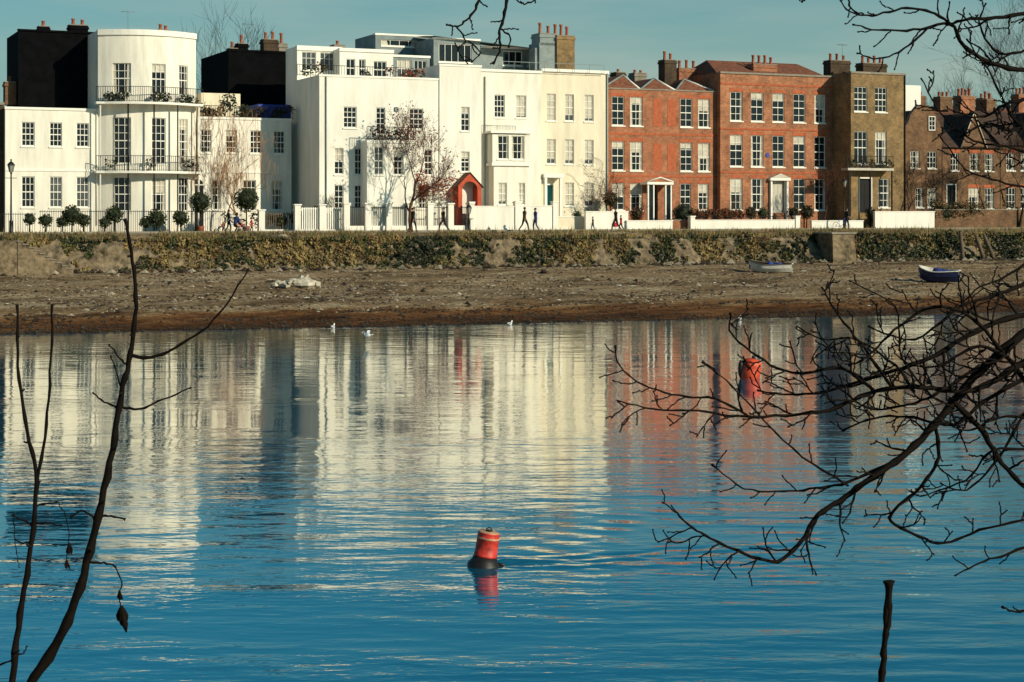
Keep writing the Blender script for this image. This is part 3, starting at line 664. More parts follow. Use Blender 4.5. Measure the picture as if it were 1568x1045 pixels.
# ================================================================= shrubs
def bush(name,px,py,r,mts,w_=-2.2,n=None,stem=False,flat=1.,size=.12):
    g=MB(); u=U(px,w_); z=Z(py,px,w_); rr=r
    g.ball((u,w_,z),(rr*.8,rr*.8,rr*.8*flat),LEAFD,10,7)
    g.cloud((u,w_,z),(rr,rr,rr*flat),n or int(420*r*r/.4),size,mts,.8)
    g.tube([(u,w_,PZ-.05),(u+.02,w_,(PZ+z)/2),(u,w_,z)],[.06,.05,.04],BARK,6)
    if stem: g.lathe((u,w_,PZ),[(.22,0),(.28,.4),(.3,.45),(.26,.45),(.24,.38)],POT,10)
    g.obj(name,matrix=ROW)
for px,py,r in ((110,330,.66),(175,329,.6),(128,338,.45),(240,335,.66),(277,334,.55),(95,340,.4),(160,341,.4),(223,341,.4)): bush('topiary_shrub',px,py,r,[LEAFD,LEAFD,LEAFG],w_=-2.9)
for px,py,r in ((307,310,.75),(377,306,.85)): bush('topiary_ball_tree',px,py,r,[LEAFD,LEAFD,LEAFG],w_=-3.2,stem=True)
for px,py,r,ms in ((1046,329,.85,[LEAFD]),(70,338,.45,[LEAFG,LEAFD]),(45,336,.4,[LEAFD]),(485,326,.5,[LEAFD,LEAFG]),(975,328,.55,[LEAFR,LEAFB,LEAFD]),(1235,325,.6,[LEAFD,LEAFB]),(1332,328,.6,[LEAFD]),(1215,326,.5,[LEAFB,LEAFD]),(1150,326,.5,[LEAFD,LEAFB]),(1168,327,.45,[LEAFG,LEAFD]),(884,332,.4,[LEAFD,LEAFG]),(935,305,.6,[LEAFB,LEAFD]),(1445,328,.8,[LEAFD,LEAFG]),(1472,332,.6,[LEAFD,LEAFO]),(430,338,.45,[LEAFD,LEAFO]),(455,335,.5,[LEAFD]),(565,338,.4,[LEAFG,LEAFD])): bush('garden_shrub',px,py,r,ms,w_=-3.0)
g=MB()
for i in range(60):
    px=rnd(1064,1134); g.cloud((U(px,-3.9),-3.9+rnd(-.3,.3),Z(rnd(324,333),px,-3.9)),(.4,.35,.3),60,.11,[LEAFR,LEAFB,LEAFB,LEAFD])
g.obj('beech_hedge',matrix=ROW)
g=MB()
for i in range(46):
    px=rnd(1432,1568); g.cloud((U(px,-3.9),-3.0+rnd(-.5,.5),Z(rnd(312,330),px,-3.9)),(.6,.4,.35),60,.13,[LEAFD,LEAFB,LEAFO])
g.obj('overgrown_hedge',matrix=ROW)
g=MB()
for i in range(24):
    px=rnd(350,440); g.cloud((U(px,-3),-2.6,Z(rnd(330,345),px,-3)),(.5,.35,.3),45,.12,[LEAFD,LEAFG,LEAFB])
for i in range(14):
    px=rnd(640,700); g.cloud((U(px,-4.0),-3.9,Z(rnd(268,300),px,-4)),(.6,.3,.5),60,.13,[LEAFR,LEAFB,LEAFR])
g.obj('garden_planting',matrix=ROW)

# ================================================================= bare trees
def grow(mb,p,d,L,r,lvl,mat_,tips,spread=.6,up=.08,kids=4,wob=.22):
    n=4; pts=[p.copy()]; rr=[r]; dirs=[]
    for i in range(n):
        d=(d+Vector((rnd(-1,1),rnd(-1,1),rnd(-1,1)))*wob+Vector((0,0,up))).normalized(); p=p+d*(L/n); pts.append(p.copy()); rr.append(r*(1-.6*(i+1)/n)); dirs.append(d.copy())
    mb.tube(pts,rr,mat_,6 if r>.05 else 3)
    if lvl==0: tips.append(p); return
    for c_ in range(kids):
        t=rnd(.35,1.) if c_ else 1.; i=min(n-1,int(t*n)); q=pts[i].lerp(pts[i+1],t*n-i if t<1 else 1)
        nd=(dirs[i]+Vector((rnd(-1,1),rnd(-1,1),rnd(-.6,1)))*spread).normalized()
        grow(mb,q,nd,L*rnd(.55,.8),max(.011,rr[i]*rnd(.45,.62)),lvl-1,mat_,tips,spread,up,kids,wob)
def tree(name,px,w_,h,mat_,r=.13,lvl=4,spread=.75,up=.06,kids=4,leaves=0,lm=None,z0=PZ,lean=(0,0),droop=None):
    g=MB(); p=Vector((U(px,w_),w_,z0-.1)); tips=[]
    grow(g,p,Vector((lean[0],lean[1],1)).normalized(),h*.42,r,lvl,mat_,tips,spread,up,kids)
    if leaves:
        for _ in range(leaves):
            t=random.choice(tips); g.leaf(t+Vector((rnd(-.25,.25),rnd(-.25,.25),rnd(-.25,.25))),rnd(.07,.14),random.choice(lm))
    if droop:
        for t in random.sample(tips,min(len(tips),droop)):
            l=rnd(.8,2.2); dx=rnd(-.3,.3); g.tube([t,t+Vector((dx*.5,0,-l*.4)),t+Vector((dx,rnd(-.2,.2),-l))],[.014,.012,.009],mat_,3)
    g.obj(name,matrix=ROW)
tree('bare_street_tree',630,-7.2,9.2,BARKR,.17,5,.7,leaves=700,lm=[LEAFR,LEAFB,BARKR],kids=4)
tree('weeping_tree',368,-.6,9.2,BARKO,.09,4,.6,droop=230,kids=4)
tree('weeping_tree',340,-.8,7.5,BARKO,.06,3,.6,droop=60,kids=4)
tree('bare_garden_tree',940,-3.2,5.6,BARKR,.07,4,.8,leaves=60,lm=[LEAFR,LEAFB])
tree('bare_garden_tree',975,-3.4,3.2,BARKR,.05,3,.8)
tree('bare_garden_tree',915,-3.0,4.2,BARKR,.04,3,.9)
tree('bare_garden_tree',1262,-3.4,5.4,BARKR,.08,4,.8)
tree('bare_garden_tree',1385,-4.0,7.6,BARK,.10,5,.85)
tree('bare_garden_tree',1425,-3.0,5.,BARK,.07,4,.9)
tree('bare_garden_tree',1510,-3.4,7.5,BARK,.09,4,.9)
tree('bare_garden_tree',1560,-3.6,9.5,BARK,.14,5,.8)
tree('bare_garden_tree',520,-3.8,3.4,BARK,.03,3,.8)
tree('bare_garden_tree',655,-4.0,4.6,BARKR,.05,4,.8,leaves=160,lm=[LEAFR])
tree('bare_garden_tree',1115,-3.9,2.8,BARKR,.04,3,.8)
tree('background_bare_tree',312,20,17.5,BARK,.2,5,.55,kids=3)
tree('background_bare_tree',328,24,17,BARK,.2,5,.55,kids=3)
for px,h in ((1510,20),(1550,26),(1600,27),(1660,24)): tree('background_bare_tree',px,28,h,BARK,.32,5,.65,kids=4)
g=MB()
for i in range(26):
    u=U(rnd(905,930),-1.7); z=rnd(PZ+.5,Z(262,920,-1.7)); pts=[Vector((u,-1.66,z))]
    for j in range(7): pts.append(pts[-1]+Vector((rnd(-.5,.25),rnd(-.03,.01),rnd(-.05,.4))))
    g.tube(pts,.012,BARKR,3)
g.obj('wisteria_climber',matrix=ROW)

# ================================================================= lamps
def lamp(px,py,w_,h):
    g=MB(); u=U(px,w_)
    c_=(u,w_,PZ); g.lathe(c_,[(.2,0),(.2,.12),(.13,.2),(.12,.8),(.14,.85),(.07,.95),(.05,h*.55),(.045,h-.9),(.08,h-.88),(.05,h-.8)],IRON,10)
    g.tube([(u-.35,w_,PZ+h-1.15),(u+.35,w_,PZ+h-1.15)],.02,IRON,5)
    z=PZ+h-.8; g.lathe((u,w_,z),[(.06,0),(.12,.03),(.21,.45)],LGLASS,6,False)
    for i in range(6):
        a=math.pi/3*i; g.tube([(u+.12*math.cos(a),w_+.12*math.sin(a),z+.03),(u+.215*math.cos(a),w_+.215*math.sin(a),z+.46)],.012,IRON,3)
    g.lathe((u,w_,z+.45),[(.25,0),(.24,.04),(.12,.2),(.05,.24),(.04,.3),(.07,.33),(.01,.42)],IRON,6,False)
    g.obj('street_lamp',matrix=ROW)
lamp(17,252,-10.4,4.75); lamp(1293,266,-6,4.3); lamp(718,266,-4.9,2.1)

# ================================================================= people
def skinmesh(vs,es,rad):
    me=bpy.data.meshes.new('tmp'); me.from_pydata(vs,es,[]); o=bpy.data.objects.new('tmp',me); sc.collection.objects.link(o)
    md=o.modifiers.new('s','SKIN'); 
    for i,r in enumerate(rad): me.skin_vertices[0].data[i].radius=r if isinstance(r,tuple) else (r,r)
    me.skin_vertices[0].data[0].use_root=True
    sb=o.modifiers.new('ss','SUBSURF'); sb.levels=1; sb.render_levels=1
    bpy.context.view_layer.update(); dg=bpy.context.evaluated_depsgraph_get()
    m2=bpy.data.meshes.new_from_object(o.evaluated_get(dg)); bpy.data.objects.remove(o); return m2
def person(name,mtx,coat,trous=TROUS,stride=.28,arm=.2,h=1.75,hair=HAIR,bag=None,coatlen=.82,crouch=0,reach=0):
    s=stride; dz=-crouch
    vs=[(0,0,.97+dz),(0,.0,1.13+dz),(0,.01+crouch*.3,1.36+dz),(0,.02+crouch*.4,1.49+dz),(0,.03+crouch*.45,1.56+dz),(0,.035+crouch*.45,1.66+dz),(0,.03+crouch*.45,1.74+dz)]
    es=[(0,1),(1,2),(2,3),(3,4),(4,5),(5,6)]; rad=[(.15,.11),(.135,.1),(.16,.11),(.06,.06),(.06,.065),(.082,.1),(.06,.075)]
    for sg in (-1,1):
        f=s*sg; i=len(vs)
        if crouch: leg=[(.1*sg,0,.9+dz),(.14*sg,.36,.5+(0 if sg>0 else -.1)),(.12*sg,.08,.12),(.12*sg,.02,.06),(.12*sg,.2,.04)]
        else: leg=[(.095*sg,0,.9),(.1*sg,f*.55+.06,.51),(.1*sg,f-.02 if f>0 else f-.1,.1 if f>0 else .14),(.1*sg,f-.04 if f>0 else f-.12,.05 if f>0 else .1),(.11*sg,f+.13 if f>0 else f+.04,.035)]
        vs+=leg; rad+=[(.1,.1),(.065,.068),(.045,.045),(.045,.04),(.04,.03)]
        es+=[(0,i),(i,i+1),(i+1,i+2),(i+2,i+3),(i+3,i+4)]
        j=len(vs); a=-arm*sg; cy=crouch*.35; r_=reach
        arm_=[(.185*sg,.01+cy,1.41+dz),(.235*sg,a*.4-.02+cy+r_*.25,1.14+dz),(.23*sg,a*.9+.08+cy+r_*.75,.9+dz+r_*.45),(.225*sg,a+.1+cy+r_*.9,.83+dz+r_*.45)]
        vs+=arm_; rad+=[(.07,.07),(.052,.052),(.036,.036),(.03,.042)]
        es+=[(2,j),(j,j+1),(j+1,j+2),(j+2,j+3)]
    me=skinmesh(vs,es,rad); g=MB()
    def pick(c):
        if c.z>1.53+dz: return hair if (c.z>1.7+dz or c.y<.0+crouch*.45) else SKIN
        if abs(c.x)>.17 and c.z<.92+dz+reach*.45: return SKIN
        if c.z<.09: return SHOE
        if c.z<coatlen+dz or (crouch and c.z<.62): return trous
        return coat
    g.addmesh(me,pick)
    hy=.035+crouch*.45; hz=1.65+dz
    g.tube([(0,hy+.095,hz+.02),(0,hy+.125,hz-.03),(0,hy+.1,hz-.035)],[.01,.018,.012],SKIN,5)
    for sg in (-1,1):
        g.ball((.032*sg,hy+.09,hz+.01),(.012,.008,.009),TRIM,6,4); g.ball((.032*sg,hy+.098,hz+.01),(.006,.004,.006),HAIR,6,4)
        g.ball((.086*sg,hy,hz-.005),(.014,.025,.034),SKIN,6,5)
        a=-arm*sg; base=Vector((.225*sg,a+.1+crouch*.35+reach*.9,.83+dz+reach*.45)); dn=Vector((0,reach*.8,-1)).normalized()
        for k,(off,l) in enumerate(((-.03,.07),(-.01,.085),(.01,.08),(.03,.06))):
            q=base+Vector((0,off,0))+dn*.02; g.tube([q,q+dn*l*.55,q+dn*l*.95+Vector((-.02*sg,0,0))],[.01,.009,.007],SKIN,5)
        q=base+Vector((0,.035,0)); g.tube([q,q+Vector((-.01*sg,.03,-.03)),q+Vector((-.02*sg,.035,-.06))],[.011,.01,.008],SKIN,5)
    g.tube([(-.025,hy+.098,hz-.06),(0,hy+.102,hz-.062),(.025,hy+.098,hz-.06)],.005,COATR,4)
    g.ball((0,hy-.02,hz+.03),(.092,.1,.095),hair,10,7)
    if bag:
        q=Vector((.23,-arm+.1,.75)); g.box(q.x-.06,q.x+.06,q.y-.18,q.y+.18,q.z-.42,q.z-.08,bag); g.tube([q+Vector((0,-.1,-.08)),q+Vector((0,0,.06)),q+Vector((0,.1,-.08))],.012,bag,4)
    k=h/1.75
    return g.obj(name,matrix=mtx@Matrix.Scale(k,4))
def at(px,w_,ang,z=PZ+.006): return ROW@Matrix.Translation((U(px,w_),w_,z))@Matrix.Rotation(math.radians(ang),4,'Z')
person('pedestrian',at(632,-8.2,-80),COATK,TROUS,.25)
person('pedestrian',at(679,-8.2,95),COATK,TROUS,.34,coatlen=.75)
person('pedestrian',at(803,-7.4,-85),COATN,TROUS,.3,h=1.8)
person('pedestrian',at(820,-7.0,92),COATB,JEANS,.12,h=1.74)
person('pedestrian',at(943,-8.6,88),COATK,TROUS,.3,bag=COATR)
person('pedestrian',at(951,-8.2,88),COATR,TROUS,.2,h=1.2)
person('pedestrian',at(908,-9.0,80),COATN,JEANS,.2,h=1.1)
person('pedestrian',at(360,-8.8,-60),COATB,TROUS,.1,crouch=.35,reach=.4)
person('child_pedestrian',at(385,-8.2,-90),COATR,JEANS,.12,h=1.05)
def wheel(g,c,r,mt=BLACK,sp=8):
    pts=[Vector(c)+Vector((r*math.cos(a*math.pi/8),0,r*math.sin(a*math.pi/8))) for a in range(17)]
    g.tube(pts,.02,mt,5)
    for a in range(sp): g.tube([c,Vector(c)+Vector((r*math.cos(a*2*math.pi/sp),0,r*math.sin(a*2*math.pi/sp)))],.004,LEAD,3)
    g.tube([Vector(c)+Vector((0,-.04,0)),Vector(c)+Vector((0,.04,0))],.03,LEAD,6)
def bicycle(mtx):
    g=MB(); wheel(g,(-.52,0,.34),.32); wheel(g,(.52,0,.34),.32)
    bb=Vector((-.08,0,.3)); st=Vector((-.2,0,.82)); hd=Vector((.38,0,.82)); hb=Vector((.42,0,.68))
    for a,c_ in ((bb,st),(st,hd),(bb,hb),(bb,Vector((-.52,0,.34))),(st,Vector((-.52,0,.34))),(hd,Vector((.52,0,.34)))): g.tube([a,c_],.016,BBLUE,5)
    g.tube([hd,hd+Vector((-.03,0,.18))],.014,LEAD,5); g.tube([hd+Vector((-.08,-.27,.18)),hd+Vector((0,0,.2)),hd+Vector((-.08,.27,.18))],.014,BLACK,5)
    g.ball(st+Vector((-.03,0,.1)),(.13,.07,.035),BLACK); g.tube([st,st+Vector((-.02,0,.1))],.014,LEAD,5)
    g.tube([bb+Vector((0,-.12,-.15)),bb+Vector((0,-.1,0)),bb+Vector((0,.1,0)),bb+Vector((0,.12,.15))],.014,LEAD,4); g.obj('bicycle',matrix=mtx)
bicycle(at(1288,-9.7,5)); person('cyclist_standing',at(1296,-9.2,-80),COATK,TROUS,.1,reach=.35)
def pram(mtx):
    g=MB()
    for x,y in ((-.35,-.25),(-.35,.25),(.38,-.2),(.38,.2)): wheel(g,(x,y,.16),.14,sp=5)
    for y in (-.22,.22):
        g.tube([(.38,y,.16),(-.1,y,.6),(-.55,y,1.02)],.016,LEAD,5); g.tube([(-.35,y,.16),(.05,y,.62)],.016,LEAD,5)
    g.tube([(-.55,-.22,1.02),(-.6,0,1.03),(-.55,.22,1.02)],.02,BLACK,5)
    g.face([(-.15,-.2,.42),(.25,-.2,.42),(.25,.2,.42),(-.15,.2,.42)],COATR); g.face([(-.15,-.2,.42),(-.15,.2,.42),(-.32,.2,.9),(-.32,-.2,.9)],COATR)
    for i in range(6):
        a=math.radians(100+i*18); c_=math.radians(100+(i+1)*18); r=.32
        g.face([(-.1+r*math.cos(c_-1.2),-.21,.66+r*math.sin(c_-1.2)),(-.1+r*math.cos(a-1.2),-.21,.66+r*math.sin(a-1.2)),(-.1+r*math.cos(a-1.2),.21,.66+r*math.sin(a-1.2)),(-.1+r*math.cos(c_-1.2),.21,.66+r*math.sin(c_-1.2))],BLACK)
    g.ball((-.12,0,.72),(.08,.08,.1),SKIN); g.ball((-.08,0,.54),(.14,.12,.14),COATR); g.tube([(0,-.06,.47),(.2,-.07,.44),(.27,-.07,.3)],[.05,.04,.03],JEANS,6); g.tube([(0,.06,.47),(.2,.07,.44),(.27,.07,.3)],[.05,.04,.03],JEANS,6)
    g.obj('pushchair',matrix=mtx)
pram(at(372,-8.6,10)); pram(at(340,-8.4,170))
person('pedestrian',at(350,-8.0,-90),COATK,TROUS,.15,h=1.6,reach=.5)

# ================================================================= boats
def boat(name,mtx,hull,inner,L_=3.,Bm=.65,Hh=.5,cover=None):
    g=MB(); ns=14; prof=[]
    for i in range(ns+1):
        t=i/ns; x=(t-.5)*L_
        bw=Bm*(math.sin(min(1,(t+.28))*math.pi*.5) if t<.6 else math.cos((t-.6)/.4*math.pi/2)**.7 if t<1 else .0)+.012
        sh=Hh*(1+.55*(max(0,t-.4)*1.67)**2+.1*(1-t)**2); keel=.0+.45*Hh*max(0,(t-.75)/.25)**2
        prof.append((x,bw,sh,keel))
    def ring(x,bw,sh,kl,o=0):
        return [(x,-bw+o,sh),(x,-bw*.93+o,sh*.55+kl*.5),(x,-bw*.6+o*.6,kl+.1*sh+o),(x,0,kl+o),(x,bw*.6-o*.6,kl+.1*sh+o),(x,bw*.93-o,sh*.55+kl*.5),(x,bw-o,sh)]
    for o,mt,fl in ((0,hull,0),(.03,inner,1)):
        R_=[ring(*p,o=min(o,p[1]*.8)) for p in prof]
        for i in range(ns):
            for j in range(6):
                q=[R_[i][j],R_[i+1][j],R_[i+1][j+1],R_[i][j+1]]
                g.face(q[::-1] if fl else q,mt,True)
        g.face(R_[0],mt)
    for sg in (-1,1): g.tube([(p[0],sg*p[1],p[2]) for p in prof],.035,BWHITE if hull!=BWHITE else WOODW,5)
    g.tube([(prof[0][0],-prof[0][1],prof[0][2]),(prof[0][0],prof[0][1],prof[0][2])],.035,BWHITE,5)
    for t in (3,7,10): 
        p=prof[t]; g.box(p[0]-.12,p[0]+.12,-p[1]+.03,p[1]-.03,p[2]*.7,p[2]*.7+.03,WOODW)
    if cover:
        for k in range(6): g.ball((rnd(-.9,.1),rnd(-.3,.3),Hh*rnd(.8,1.05)),(rnd(.2,.4),.25,rnd(.1,.22)),cover,8,5,rough=.6)
    g.obj(name,matrix=mtx)
def beach(px,py,ang,tilt=0,z=None):
    zz=.8
    for _ in range(8):
        p=onz(px,py,zz); q=toRow(p); zz=gh(q.x,q.y)
    p.z=zz; return Matrix.Translation(p)@Matrix.Rotation(math.radians(ang),4,'Z')@Matrix.Rotation(math.radians(tilt),4,'X'),p
boat('rowing_boat',beach(1180,421,160,-4)[0],BWHITE,BLACK,3.0,.68,.55,BBLUE)
boat('rowing_boat',beach(1438,430,150,-4)[0],BNAVY,BWHITE,2.6,.7,.66,COATB)
g=MB(); m_,p=beach(458,434,0)
for x,y,rx,rz in ((-.35,.1,.55,.3),(.35,-.05,.65,.3),(.9,.15,.35,.2),(-1.0,.2,.4,.22),(-1.4,0,.25,.14),(.2,.4,.5,.42),(-.75,-.2,.25,.14)):
    g.ball((x,y,rz*.5),(rx,.4,rz),PALEROCK,10,7,rough=.6,smooth=False)
g.obj('stranded_boulders',matrix=m_)
g=MB()
for _ in range(140):
    px=rnd(0,1568); py=rnd(415,482); m_,p=beach(px,py,0); a=rnd(0,3.1); l=rnd(.15,.6)
    g.tube([p+Vector((0,0,.05)),p+Vector((math.cos(a)*l,math.sin(a)*l,.07))],[.03,.012],random.choice([WOODW,ROCK,ROCK,BWHITE]),4)
g.obj('driftwood')

# ================================================================= gulls
def gull(px,py,ang,fly=False,z=0.,s=1.):
    p=onz(px,py,z); g=MB()
    g.ball((0,0,.08),(.2,.085,.08),GULLW,10,7,Matrix.Rotation(.1,3,'Y')); g.tube([(.13,0,.1),(.18,0,.17),(.2,0,.21)],[.05,.04,.04],GULLW,7)
    g.ball((.215,0,.225),(.05,.04,.04),GULLW,8,6); g.tube([(.25,0,.22),(.31,0,.21)],[.014,.004],BEAK,5)
    g.tube([(-.15,0,.1),(-.3,0,.12)],[.05,.012],GULLW,5)
    for sg in (-1,1):
        g.ball((.235,.03*sg,.235),(.006,.006,.006),BLACK,5,4)
        if fly:
            g.face([(.1,.05*sg,.12),(.14,.3*sg,.3),(.02,.35*sg,.3),(-.08,.05*sg,.12)],GULLW); g.face([(.14,.3*sg,.3),(.02,.68*sg,.22),(-.02,.66*sg,.21),(.02,.35*sg,.3)],GULLG)
        else: g.ball((-.05,.06*sg,.11),(.19,.03,.05),GULLG,8,5)
    g.obj('seagull',matrix=Matrix.Translation(p)@Matrix.Rotation(math.radians(ang),4,'Z')@Matrix.Scale(s,4))
gull(510,503,80,s=.85); gull(781,498,60,s=.8); gull(563,516,160,True,.3,.8); gull(1133,490,70,z=0.02,s=.8)

# ================================================================= buoys
BX,BY=onz(740,866,0).x,onz(740,866,0).y
tl=Matrix.Rotation(math.radians(9),3,'Y')
g=MB()
g.lathe((BX,BY,-.06),[(.05,-.3),(.2,-.12),(.245,.02),(.25,.06),(.24,.09),(.2,.13),(.172,.2)],BUOYB,28,tilt=tl)
g.lathe(Vector((BX,BY,-.06))+tl@Vector((0,0,.2)),[(.174,0),(.176,.03),(.169,.035),(.165,.26),(.170,.265),(.170,.285),(.165,.29),(.161,.34),(.165,.345),(.164,.36),(.15,.368),(.03,.372)],[REDP]*4+[BUOYW]*2+[REDP]*3+[BUOYW]*2,28,tilt=tl)
top=Vector((BX,BY,-.06))+tl@Vector((0,0,.57))
g.tube([top+Vector((-.04,0,0)),top+Vector((-.04,0,.04)),top+Vector((0,0,.06)),top+Vector((.04,0,.04)),top+Vector((.04,0,0))],.011,BUOYB,5)
g.lathe(top,[(.05,0),(.05,.02),(.02,.03)],BUOYB,10)
g.tube([(BX+.2,BY,.02),(BX+.3,BY+.02,.0),(BX+.36,BY+.03,-.06)],[.03,.025,.02],BUOYB,6)
g.obj('red_mooring_buoy')
p=onz(1147,580,0); g=MB(); tl=Matrix.Rotation(math.radians(12),3,'Y')
g.lathe((p.x,p.y,0),[(.1,-.3),(.26,-.12),(.32,.1),(.32,.32),(.31,.34),(.32,.36),(.29,.54),(.2,.62),(.05,.65)],[REDO]*8,24,tilt=tl)
g.lathe(Vector((p.x,p.y,0))+tl@Vector((0,0,.64)),[(.06,0),(.05,.05),(.07,.07),(.02,.1)],BUOYB,10)
g.ball((p.x-.26,p.y-.04,.3),(.1,.12,.3),BUOYB,8,6)  # near-black lump makes the buoy darker on its left
g.obj('orange_mooring_buoy')

# ================================================================= water
WM,nt,bs=newmat('river_water'); N=nt.nodes; Lk=nt.links
N.remove(bs); out=N['Material Output']
geo=N.new('ShaderNodeNewGeometry')
def wn(scl,stx,sty,det,rough=.55,dist=0.):
    mp=N.new('ShaderNodeMapping'); mp.inputs['Scale'].default_value=(stx,sty,1); mp.inputs['Rotation'].default_value=(0,0,rnd(-.15,.15)); Lk.new(geo.outputs['Position'],mp.inputs[0])
    n=N.new('ShaderNodeTexNoise'); n.inputs['Scale'].default_value=scl; n.inputs['Detail'].default_value=det; n.inputs['Roughness'].default_value=rough; n.inputs['Distortion'].default_value=dist
    Lk.new(mp.outputs[0],n.inputs['Vector']); return n
na=wn(1.,.7,1.6,2,.5,.2); nb=wn(1.,3.,8.,2,.6,.3); npatch=wn(1.,.06,.2,4,.7)
sep=N.new('ShaderNodeSeparateXYZ'); Lk.new(geo.outputs['Position'],sep.inputs[0])
pr=N.new('ShaderNodeMapRange'); pr.inputs[1].default_value=.38; pr.inputs[2].default_value=.64; pr.inputs[3].default_value=.35; pr.inputs[4].default_value=1.6; Lk.new(npatch.outputs[0],pr.inputs[0])
nr_=N.new('ShaderNodeMapRange'); nr_.inputs[1].default_value=22; nr_.inputs[2].default_value=50; nr_.inputs[3].default_value=2.2; nr_.inputs[4].default_value=.95; Lk.new(sep.outputs[1],nr_.inputs[0])
ma=N.new('ShaderNodeMath'); ma.operation='MULTIPLY'; ma.inputs[1].default_value=.0095; Lk.new(na.outputs[0],ma.inputs[0])
mb_=N.new('ShaderNodeMath'); mb_.operation='MULTIPLY_ADD'; mb_.inputs[1].default_value=.0021; Lk.new(nb.outputs[0],mb_.inputs[0]); Lk.new(ma.outputs[0],mb_.inputs[2])
mc=N.new('ShaderNodeMath'); mc.operation='MULTIPLY'; Lk.new(mb_.outputs[0],mc.inputs[0]); Lk.new(pr.outputs[0],mc.inputs[1])
md_=N.new('ShaderNodeMath'); md_.operation='MULTIPLY'; Lk.new(mc.outputs[0],md_.inputs[0]); Lk.new(nr_.outputs[0],md_.inputs[1])
bp=N.new('ShaderNodeBump'); bp.inputs['Strength'].default_value=1.; bp.inputs['Distance'].default_value=1.; Lk.new(md_.outputs[0],bp.inputs['Height'])
gl=N.new('ShaderNodeBsdfGlossy'); gl.inputs['Roughness'].default_value=.025; gl.inputs['Color'].default_value=(1,.97,.88,1); Lk.new(bp.outputs[0],gl.inputs['Normal'])
df=N.new('ShaderNodeBsdfDiffuse'); df.inputs['Color'].default_value=(.001,.10,.18,1); Lk.new(bp.outputs[0],df.inputs['Normal'])
fr=N.new('ShaderNodeFresnel'); fr.inputs['IOR'].default_value=1.6; Lk.new(bp.outputs[0],fr.inputs['Normal'])
pw=N.new('ShaderNodeMath'); pw.operation='POWER'; pw.inputs[1].default_value=.48; Lk.new(fr.outputs[0],pw.inputs[0])
ms=N.new('ShaderNodeMixShader'); Lk.new(pw.outputs[0],ms.inputs[0]); Lk.new(df.outputs[0],ms.inputs[1]); Lk.new(gl.outputs[0],ms.inputs[2]); Lk.new(ms.outputs[0],out.inputs[0])
xs=[-3000,-800,-300,-100]+lin(-50,-3,4)+lin(-3,6,.04)+lin(6,50,4)+[50,100,300,800,3000]
ys=[-600,-100]+lin(5,22,3)+lin(22,31,.045)+lin(31,100,5)+[100,150,300,800,2500]
def wh(x,y):
    dx=x-BX; dy=y-BY; z=0
    if -3<x<6 and 22<y<31:
        ed=min(1,(6-x)/1.5,(x+3)/1,(31-y)/1,(y-22)/1)
        if dx>.05:
            f=math.exp(-dx/2.6)*min(1,(dx-.05)/.25)
            for sg,a,amp in ((1,.30,.030),(-1,.02,.036)):
                q=(dy-.1-sg*a*dx-.1*noise.noise(Vector((dx*1.3,sg,0))))
                br=max(0,.6+1.2*noise.noise(Vector((dx*1.6,q*2,sg*3))))
                z+=amp*f*br*math.sin(q*11-dx*1.5+sg)*math.exp(-(q/(.22+.05*dx))**2)
            z+=.03*f*noise.noise(Vector((dx*2.2,dy*7,7)))*math.exp(-((dy-.12*dx)/(.35+.2*dx))**2)
        r=math.hypot(dx-.3,dy-.3)
        if r>.3: 
            an=math.atan2(dy,dx); z+=.005*math.exp(-((an-.95)/.3)**2)*math.sin(r*9)*math.exp(-r/4)
            z+=.004*math.sin(r*22)*math.exp(-r/.4)
        z*=max(0,ed)
    return z
g=MB(); g.mi(WM); nx=len(xs)
for y in ys:
    for x in xs: g.v.append((x,y,wh(x,y)))
for j in range(len(ys)-1):
    for i in range(nx-1): g.f.append((j*nx+i,j*nx+i+1,(j+1)*nx+i+1,(j+1)*nx+i)); g.m.append(0); g.sm.append(True)
g.obj('river_water')

